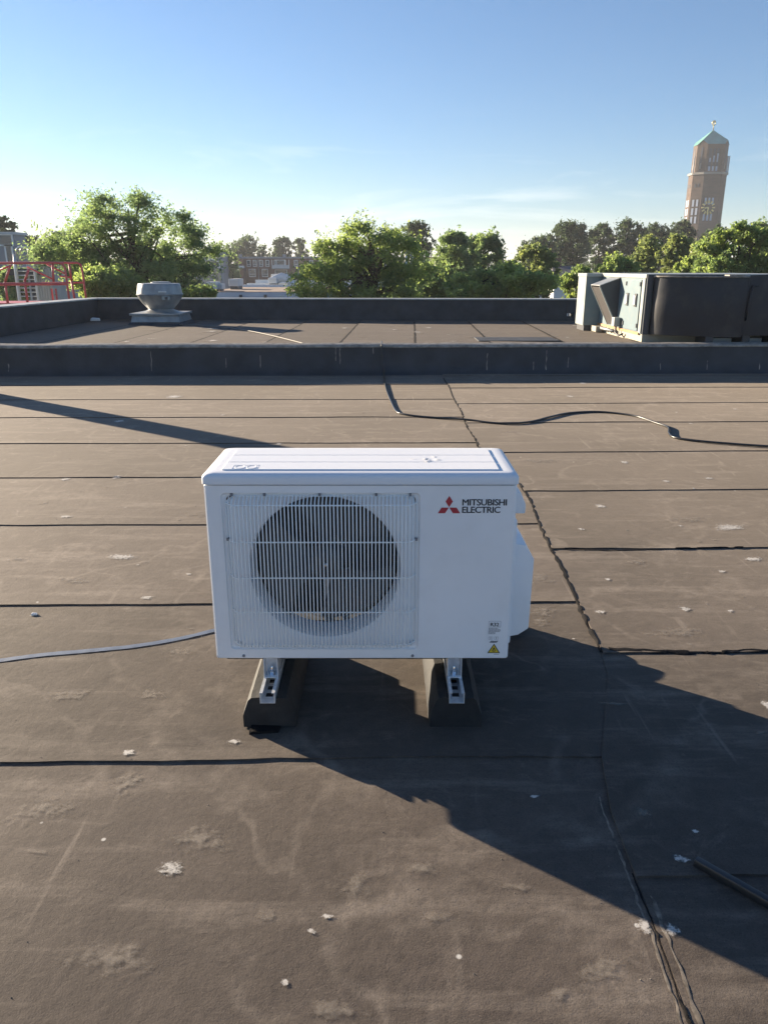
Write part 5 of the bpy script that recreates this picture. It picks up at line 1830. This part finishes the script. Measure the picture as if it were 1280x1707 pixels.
pb, ps = octa(w1, c1, d1), octa(2.35, 2.1, 1.5)
zb = Z_LEDGE + 0.6
Hb = Z_EAVE - zb
for i in (0, 7, 6, 1):
    k = 3 if i == 0 else 1
    if i == 0:
        tface('belfry_opening', M['shadow_glass'], 0, 0.12, 0.80, zb + 0.10 * Hb, zb + 0.84 * Hb, pb, 0.06, 0.05)
        for q in range(3):
            t = 0.16 + q * 0.22
            tface('belfry_pier', M['tower_brick'], 0, t + 0.145, t + 0.205, zb + 0.10 * Hb, zb + 0.84 * Hb, pb, 0.25, 0.18)
            tface('louvre', M['pale_wall'], 0, t + 0.01, t + 0.12, zb + 0.03 * Hb, zb + 0.20 * Hb, pb, 0.16, 0.09)
            tface('louvre', M['pale_wall'], 0, t + 0.02, t + 0.10, zb + 0.35 * Hb, zb + (0.5 + 0.08 * q) * Hb, pb, 0.16, 0.09)
    else:
        tface('belfry_opening', M['shadow_glass'], i, 0.42, 0.58, zb + 0.15 * Hb, zb + 0.9 * Hb, pb, 0.06, 0.05)
        tface('louvre', M['stone'], i, 0.44, 0.56, zb + 0.12 * Hb, zb + 0.32 * Hb, pb, 0.16, 0.09)
# clock on the front face
zc = zz(346)
fx_c = TX - 0.35
fy_c = TY - (1.5 + 2.1)
for r_ in range(3):
    for q in range(3):
        t = 0.20 + q * 0.20
        z1 = zz(330) - r_ * 2.0
        if r_ == 1:
            continue
        tface('tower_window', M['pale_wall'] if r_ != 1 else M['shadow_glass'], 0, t, t + 0.10, z1 - 1.55, z1 + 0.1, ps, 0.07, 0.06)
for h in range(12):
    t = 2 * math.pi * h / 12
    ca, sa = math.sin(t), math.cos(t)
    mb = MB(); mb.bar((fx_c + 1.1 * ca, fy_c - 0.22, zc + 1.1 * sa), (fx_c + 1.75 * ca, fy_c - 0.22, zc + 1.75 * sa), 0.34, 0.30); mb.build('clock_mark', M['gold'], tw)
mb = MB(); mb.bar((fx_c, fy_c - 0.4, zc), (fx_c - 0.25, fy_c - 0.4, zc - 1.4), 0.26); mb.build('clock_hand', M['gold'], tw)
mb = MB(); mb.bar((fx_c, fy_c - 0.4, zc), (fx_c - 0.95, fy_c - 0.4, zc - 0.15), 0.30); mb.build('clock_hand', M['gold'], tw)
# slit windows on the chamfer and side
for i in (7, 6):
    for q in (0.22, 0.58):
        for r_ in range(3):
            z1 = zz(332) - r_ * 2.1
            tface('tower_window', M['pale_wall'], i, q, q + 0.17, z1 - 1.7, z1, ps, 0.07, 0.06)
    for q in (0.25, 0.55):
        z1 = zz(305)
        tface('tower_window', M['shadow_glass'], i, q, q + 0.12, z1 - 0.9, z1, ps, 0.07, 0.06)
# aerials on the ledge
for dx in (-4.5, 4.6, 4.2):
    mb = MB(); mb.box(TX + dx - 0.12, TX + dx + 0.12, TY - 1.5, TY - 1.26, Z_LEDGE + 0.56, Z_LEDGE + 4.6); mb.build('aerial', M['concrete'], tw)

# ------------------------------------------------------------------ trees
def leaf_mesh(name, cent, rad, nleaf, size, m, parent, seed, flat=0.6, aspect=0.45, droop=0.0):
    rng_ = np.random.default_rng(seed)
    cent = np.array(cent, dtype=float)
    rad = np.array(rad, dtype=float)
    wts = rad ** 2
    idx = rng_.choice(len(cent), nleaf, p=wts / wts.sum())
    v = rng_.normal(size=(nleaf, 3))
    v /= np.linalg.norm(v, axis=1)[:, None]
    rr = np.minimum(np.abs(rng_.normal(size=nleaf)) * 0.62 + 0.08, 1.9)
    off = v * rr[:, None] * rad[idx][:, None]
    off[:, 2] *= flat
    # leaves sit on short twigs: gather them into little sprays
    tw_ = max(60, nleaf // 14)
    seedp = rng_.integers(0, nleaf, tw_)
    pick = rng_.integers(0, tw_, nleaf)
    same = rng_.random(nleaf) < 0.7
    src_ = seedp[pick]
    idx = np.where(same, idx[src_], idx)
    jit = rng_.normal(size=(nleaf, 3)) * (rad.mean() * 0.16)
    off = np.where(same[:, None], off[src_] + jit, off)
    c = cent[idx] + off
    # orientation: mostly facing up and outward, drooping tips
    nrm = rng_.normal(size=(nleaf, 3)) + np.array([0, 0, 0.25]) + v * 0.3
    nrm /= np.linalg.norm(nrm, axis=1)[:, None]
    t = rng_.normal(size=(nleaf, 3)) + v * 0.8
    t[:, 2] -= droop
    t -= nrm * (t * nrm).sum(1)[:, None]
    t /= np.linalg.norm(t, axis=1)[:, None] + 1e-9
    b_ = np.cross(nrm, t)
    L_ = size * (0.6 + 0.8 * rng_.random(nleaf))[:, None]
    W_ = L_ * aspect
    p0 = c - t * L_ * 0.5
    p2 = c + t * L_ * 0.5 - nrm * L_ * 0.12
    p1 = c + b_ * W_ * 0.5 + nrm * L_ * 0.06
    p3 = c - b_ * W_ * 0.5 + nrm * L_ * 0.06
    verts = np.stack([p0, p1, p2, p3], 1).reshape(-1, 3)
    o = WORLD[parent.name]
    verts -= np.array([o.x, o.y, o.z])
    me = bpy.data.meshes.new(name)
    me.vertices.add(nleaf * 4)
    me.vertices.foreach_set('co', verts.astype(np.float32).ravel())
    me.loops.add(nleaf * 4)
    me.loops.foreach_set('vertex_index', np.arange(nleaf * 4, dtype=np.int32))
    me.polygons.add(nleaf)
    me.polygons.foreach_set('loop_start', np.arange(0, nleaf * 4, 4, dtype=np.int32))
    me.polygons.foreach_set('loop_total', np.full(nleaf, 4, dtype=np.int32))
    me.update()
    me.validate()
    at = me.attributes.new('tone', 'FLOAT', 'POINT')
    clump = rng_.random(len(cent))
    tone = np.clip(0.55 * clump[idx] + 0.45 * rng_.random(nleaf), 0, 1)
    at.data.foreach_set('value', np.repeat(tone, 4).astype(np.float32))
    me.materials.append(m)
    ob = bpy.data.objects.new(name, me)
    C.objects.link(ob)
    ob.parent = parent
    WORLD[ob.name] = o
    return ob


def tree(name, label, x, ytop, hw, D, lm, n_cl, nleaf, size, seed, ybot=None, flat=0.9, rc=0.25, aspect=0.45, group='trees beyond the roof', droop=0.2, shape='round', limbs=True, lobes=None):
    """crown fitted to a photo centre x, top y, half width in photo px at distance D"""
    rnd = random.Random(seed)
    top = P(x, ytop, D)
    R_ = hw / 1310.0 * D
    zb = P(x, ybot, D).z if ybot else max(GZ + 1.6, top.z - 2.6 * R_)
    H_ = top.z - zb
    t = thing(name, (top.x, D, GZ), label, 'tree', group)
    cz = zb + H_ * 0.48
    cents, rads = [], []
    for i in range(n_cl):
        for _ in range(20):
            a = rnd.uniform(0, 2 * math.pi)
            h = rnd.random()
            if shape == 'round':
                prof = math.sqrt(max(0.0, 1 - (2 * h - 0.9) ** 2 / 1.25)) if h < 0.9 else math.sqrt(max(0, 1 - h)) * 1.9
            elif shape == 'vase':
                prof = (0.62 + 0.42 * math.sin(min(1, h * 1.7) * math.pi * 0.5)) if h < 0.5 else 1.04 * math.sqrt(max(0.0, 1 - ((h - 0.5) / 0.56) ** 2))
            else:
                prof = 0.35 + 0.65 * (1 - h) ** 0.7
            r_ = (rnd.random() ** 0.45) * prof
            break
        j = rnd.uniform(0.75, 1.1)
        rr = R_ * rc * rnd.uniform(0.6, 1.25)
        px_ = r_ * (R_ - rr * 0.6) * math.cos(a) * j
        py_ = r_ * (R_ - rr * 0.6) * math.sin(a) * j
        pz_ = zb + rr * flat + h * (H_ - rr * flat * 1.6)
        cents.append((top.x + px_, D + py_, pz_)); rads.append(rr)
    if lobes:
        cents, rads = [], []
        area = sum(a_ * b_ for _, _, a_, b_ in lobes)
        for (lx, ly, a_, b_) in lobes:
            k_ = max(3, int(n_cl * a_ * b_ / area + 0.5))
            dep = rnd.uniform(-0.35, 0.35) * R_
            for _ in range(k_):
                an, q_ = rnd.uniform(0, 2 * math.pi), math.sqrt(rnd.random())
                c_ = P(lx + a_ * q_ * math.cos(an), ly + b_ * q_ * math.sin(an), D)
                cents.append((c_.x, D + dep + rnd.uniform(-0.45, 0.45) * R_ * 0.8, c_.z)); rads.append(R_ * rc * rnd.uniform(0.55, 1.1))
    # a few ragged sprays breaking the outline
    for i in range(0 if lobes else max(4, n_cl // 5)):
        a = rnd.uniform(0, math.pi)
        e = rnd.uniform(0.86, 1.06)
        cents.append((top.x + R_ * e * math.cos(a) * 0.95, D + rnd.uniform(-0.3, 0.3) * R_, zb + H_ * (0.42 + 0.56 * math.sin(a) * min(1.0, e))))
        rads.append(R_ * rc * 0.45)
    leaf_mesh('crown', cents, rads, nleaf, size, lm, t, seed, flat, aspect, droop)
    if limbs:
        tb = MB()
        tr = max(0.07, R_ * 0.07)
        fork = GZ + (cz - GZ) * 0.62
        base = Vector((top.x, D, GZ))
        lean = Vector((rnd.uniform(-0.15, 0.15) * R_, 0, 0))
        fk = Vector((top.x, D, fork)) + lean
        tb.tube([base, base.lerp(fk, 0.5) + Vector((rnd.uniform(-.05, .05) * R_, 0, 0)), fk, Vector((top.x, D, cz + H_ * 0.2)) + lean * 0.5, Vector((top.x, D, zb + H_ * 0.88))], [tr * 1.25, tr, tr * 0.85, tr * 0.5, tr * 0.12], 8)
        for c_ in rnd.sample(cents, min(len(cents), 26)):
            c_ = Vector(c_)
            s0 = fk.lerp(Vector((top.x, D, cz + H_ * 0.2)), rnd.random())
            md = s0.lerp(c_, 0.5) + Vector((0, 0, 0.08 * R_))
            tb.tube([s0, md, c_], [tr * 0.42, tr * 0.24, tr * 0.07], 5, False)
        tb.build('trunk', M['bark'], t, smooth=True)
    return t


LBR, LMI, LDK, LOL = M['leaf_bright'], M['leaf_mid'], M['leaf_dark'], M['leaf_olive']
tree('locust_tree', 'large feathery green tree rising highest at the left behind the roof vent', 212, 326, 122, 27, LMI, 130, 42000, 0.105, 1, ybot=500, flat=0.66, rc=0.24, aspect=0.42, lobes=[(165, 345, 38, 14), (228, 338, 32, 13), (283, 366, 36, 12), (128, 378, 36, 14), (200, 378, 60, 18), (285, 392, 50, 16), (115, 420, 40, 18), (205, 420, 90, 24), (318, 418, 30, 16), (190, 455, 95, 26), (300, 455, 44, 26)])
tree('locust_tree', 'bright green feathery tree in the centre behind the parapet', 612, 372, 122, 24, LBR, 120, 32000, 0.1, 2, ybot=512, flat=0.66, rc=0.22, aspect=0.42, lobes=[(596, 386, 24, 10), (650, 398, 34, 12), (550, 414, 32, 14), (605, 418, 50, 18), (672, 420, 40, 14), (525, 452, 26, 16), (600, 455, 78, 22), (682, 455, 44, 20), (600, 490, 100, 14), (520, 485, 26, 10)])
tree('leafy_tree', 'dark round tree showing above the central bright tree', 690, 368, 34, 75, LDK, 76, 10850, 0.234, 3, ybot=450)
tree('leafy_tree', 'mid green tree right of centre with two rounded tops, right half', 808, 384, 40, 42, LMI, 87, 17050, 0.172, 4, ybot=505)
tree('leafy_tree', 'mid green tree right of centre with rounded top, left half', 757, 386, 46, 40, LMI, 91, 18600, 0.156, 5, ybot=505)
tree('locust_tree', 'low bright yellow-green tree just behind the parapet right of centre', 835, 440, 78, 22, LBR, 70, 22000, 0.11, 6, ybot=510, flat=0.6, rc=0.24, lobes=[(840, 452, 34, 8), (800, 465, 36, 10), (870, 470, 40, 12), (835, 487, 75, 12), (780, 480, 24, 8)])
tree('leafy_tree', 'olive green tree with thin top left of the grey-roofed house', 893, 408, 42, 32, LOL, 83, 17050, 0.133, 7, ybot=505)
tree('leafy_tree', 'low green bush-like tree filling the gap right of the central tree', 722, 440, 46, 28, LMI, 76, 13950, 0.117, 8, ybot=508)
tree('leafy_tree', 'low dark green tree between central and right-hand groups', 690, 470, 60, 33, LMI, 76, 12400, 0.133, 36, ybot=515)
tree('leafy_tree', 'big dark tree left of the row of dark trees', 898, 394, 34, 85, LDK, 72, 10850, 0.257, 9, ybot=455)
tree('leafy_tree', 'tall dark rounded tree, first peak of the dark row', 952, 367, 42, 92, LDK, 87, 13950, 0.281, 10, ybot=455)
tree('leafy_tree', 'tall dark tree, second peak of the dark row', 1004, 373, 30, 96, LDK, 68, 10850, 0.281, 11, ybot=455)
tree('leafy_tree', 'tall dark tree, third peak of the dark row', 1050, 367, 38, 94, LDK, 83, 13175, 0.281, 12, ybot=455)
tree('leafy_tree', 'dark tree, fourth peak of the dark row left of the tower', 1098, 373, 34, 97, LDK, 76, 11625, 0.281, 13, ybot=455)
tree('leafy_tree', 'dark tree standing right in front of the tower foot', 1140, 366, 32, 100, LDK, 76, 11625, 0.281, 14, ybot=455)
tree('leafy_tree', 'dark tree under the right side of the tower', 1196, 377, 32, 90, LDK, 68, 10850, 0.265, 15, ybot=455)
tree('leafy_tree', 'green tree behind the bright tree at the right edge', 1268, 370, 44, 48, LMI, 83, 15500, 0.172, 16, ybot=470)
tree('locust_tree', 'bright green tree at the right edge above the black duct', 1232, 388, 74, 24, LBR, 100, 30000, 0.11, 17, ybot=500, flat=0.62, rc=0.21, lobes=[(1222, 388, 34, 12), (1265, 398, 40, 16), (1195, 418, 36, 14), (1245, 430, 56, 18), (1188, 447, 34, 12), (1250, 460, 60, 16)])
tree('poplar_tree', 'upright feathery green tree below the tower, left one', 1080, 394, 34, 40, LOL, 87, 17050, 0.133, 18, ybot=480, shape='cone', flat=1.0, rc=0.26)
tree('poplar_tree', 'upright feathery green tree below the tower, right one', 1132, 392, 36, 38, LOL, 87, 17050, 0.133, 19, ybot=480, shape='cone', flat=1.0, rc=0.26)
tree('leafy_tree', 'small bright tree poking up over the air handler', 1030, 426, 40, 30, LBR, 68, 13950, 0.109, 20, ybot=490)
tree('leafy_tree', 'small bright tree left of the air handler', 968, 446, 34, 25, LBR, 60, 12400, 0.101, 21, ybot=505)
tree('leafy_tree', 'brownish green tree under the tower behind the bright tree', 1180, 396, 34, 34, LOL, 68, 12400, 0.125, 22, ybot=480)
tree('leafy_tree', 'low bright tree above the black curved duct', 1160, 430, 40, 26, LBR, 64, 12400, 0.109, 37, ybot=490)
tree('leafy_tree', 'rounded tree behind the brick row, first from the left', 372, 402, 32, 150, LMI, 60, 7750, 0.39, 23, ybot=460)
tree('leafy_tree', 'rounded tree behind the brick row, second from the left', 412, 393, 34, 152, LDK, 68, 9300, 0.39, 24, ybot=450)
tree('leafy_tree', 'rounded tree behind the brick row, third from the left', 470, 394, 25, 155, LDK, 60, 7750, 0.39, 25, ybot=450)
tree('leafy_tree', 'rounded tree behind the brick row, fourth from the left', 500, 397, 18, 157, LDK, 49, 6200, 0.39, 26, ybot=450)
tree('leafy_tree', 'ivy-green tree standing before the left end of the brick row', 383, 418, 19, 112, LMI, 57, 7750, 0.273, 27, ybot=470)
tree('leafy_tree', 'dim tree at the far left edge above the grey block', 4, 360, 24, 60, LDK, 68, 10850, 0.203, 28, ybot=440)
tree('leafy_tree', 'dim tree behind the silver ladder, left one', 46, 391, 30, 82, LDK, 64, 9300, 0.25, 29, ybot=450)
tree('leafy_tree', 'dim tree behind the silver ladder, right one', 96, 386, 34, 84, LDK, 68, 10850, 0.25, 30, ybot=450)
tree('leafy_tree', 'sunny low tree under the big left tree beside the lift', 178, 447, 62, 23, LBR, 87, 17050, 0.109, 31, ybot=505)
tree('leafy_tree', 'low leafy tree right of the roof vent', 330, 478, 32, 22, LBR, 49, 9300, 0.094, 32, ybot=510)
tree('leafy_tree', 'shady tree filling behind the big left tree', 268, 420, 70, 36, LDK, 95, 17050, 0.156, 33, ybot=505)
tree('leafy_tree', 'shady tree under the silver ladder behind the lift', 30, 446, 50, 33, LMI, 68, 12400, 0.14, 34, ybot=515)
tree('leafy_tree', 'dull green tree between ladder and big left tree', 118, 414, 40, 38, LMI, 68, 12400, 0.156, 35, ybot=500)
# distant woodland closing the horizon
wood = thing('far_woodland', (0, 300, GZ), 'hazy far line of trees closing the horizon', 'woodland')
wood['kind'] = 'stuff'
wr = random.Random(99)
cents, rads = [], []
for i in range(420):
    x = wr.uniform(-190, 190)
    y = wr.uniform(250, 320)
    hh = wr.uniform(5, 10.5)
    cents.append((x, y, GZ + hh * wr.uniform(0.3, 0.8))); rads.append(wr.uniform(2.5, 4.5))
cr_ = leaf_mesh('foliage', cents, rads, 42000, 1.1, LDK, wood, 77, 0.8, 0.6)
cr_['kind'] = 'stuff'

# ------------------------------------------------------------------ haze
hz = MB()
hz.box(-2500, 2500, -1300, 3700, GZ - 1.0, 44.0)
hz_o = hz.build('haze', M['dark'])
hm = bpy.data.materials.new('haze_air')
hm.use_nodes = True
hn, hl = hm.node_tree.nodes, hm.node_tree.links
hn.remove(hn['Principled BSDF'])
pv = hn.new('ShaderNodeVolumePrincipled')
pv.inputs['Color'].default_value = (0.9, 0.94, 1.0, 1)
pv.inputs['Density'].default_value = 0.00055
pv.inputs['Anisotropy'].default_value = 0.2
hl.new(pv.outputs[0], hn['Material Output'].inputs['Volume'])
hz_o.data.materials[0] = hm
tag(hz_o, 'thin pale evening haze over the whole scene', 'haze', kind='stuff')
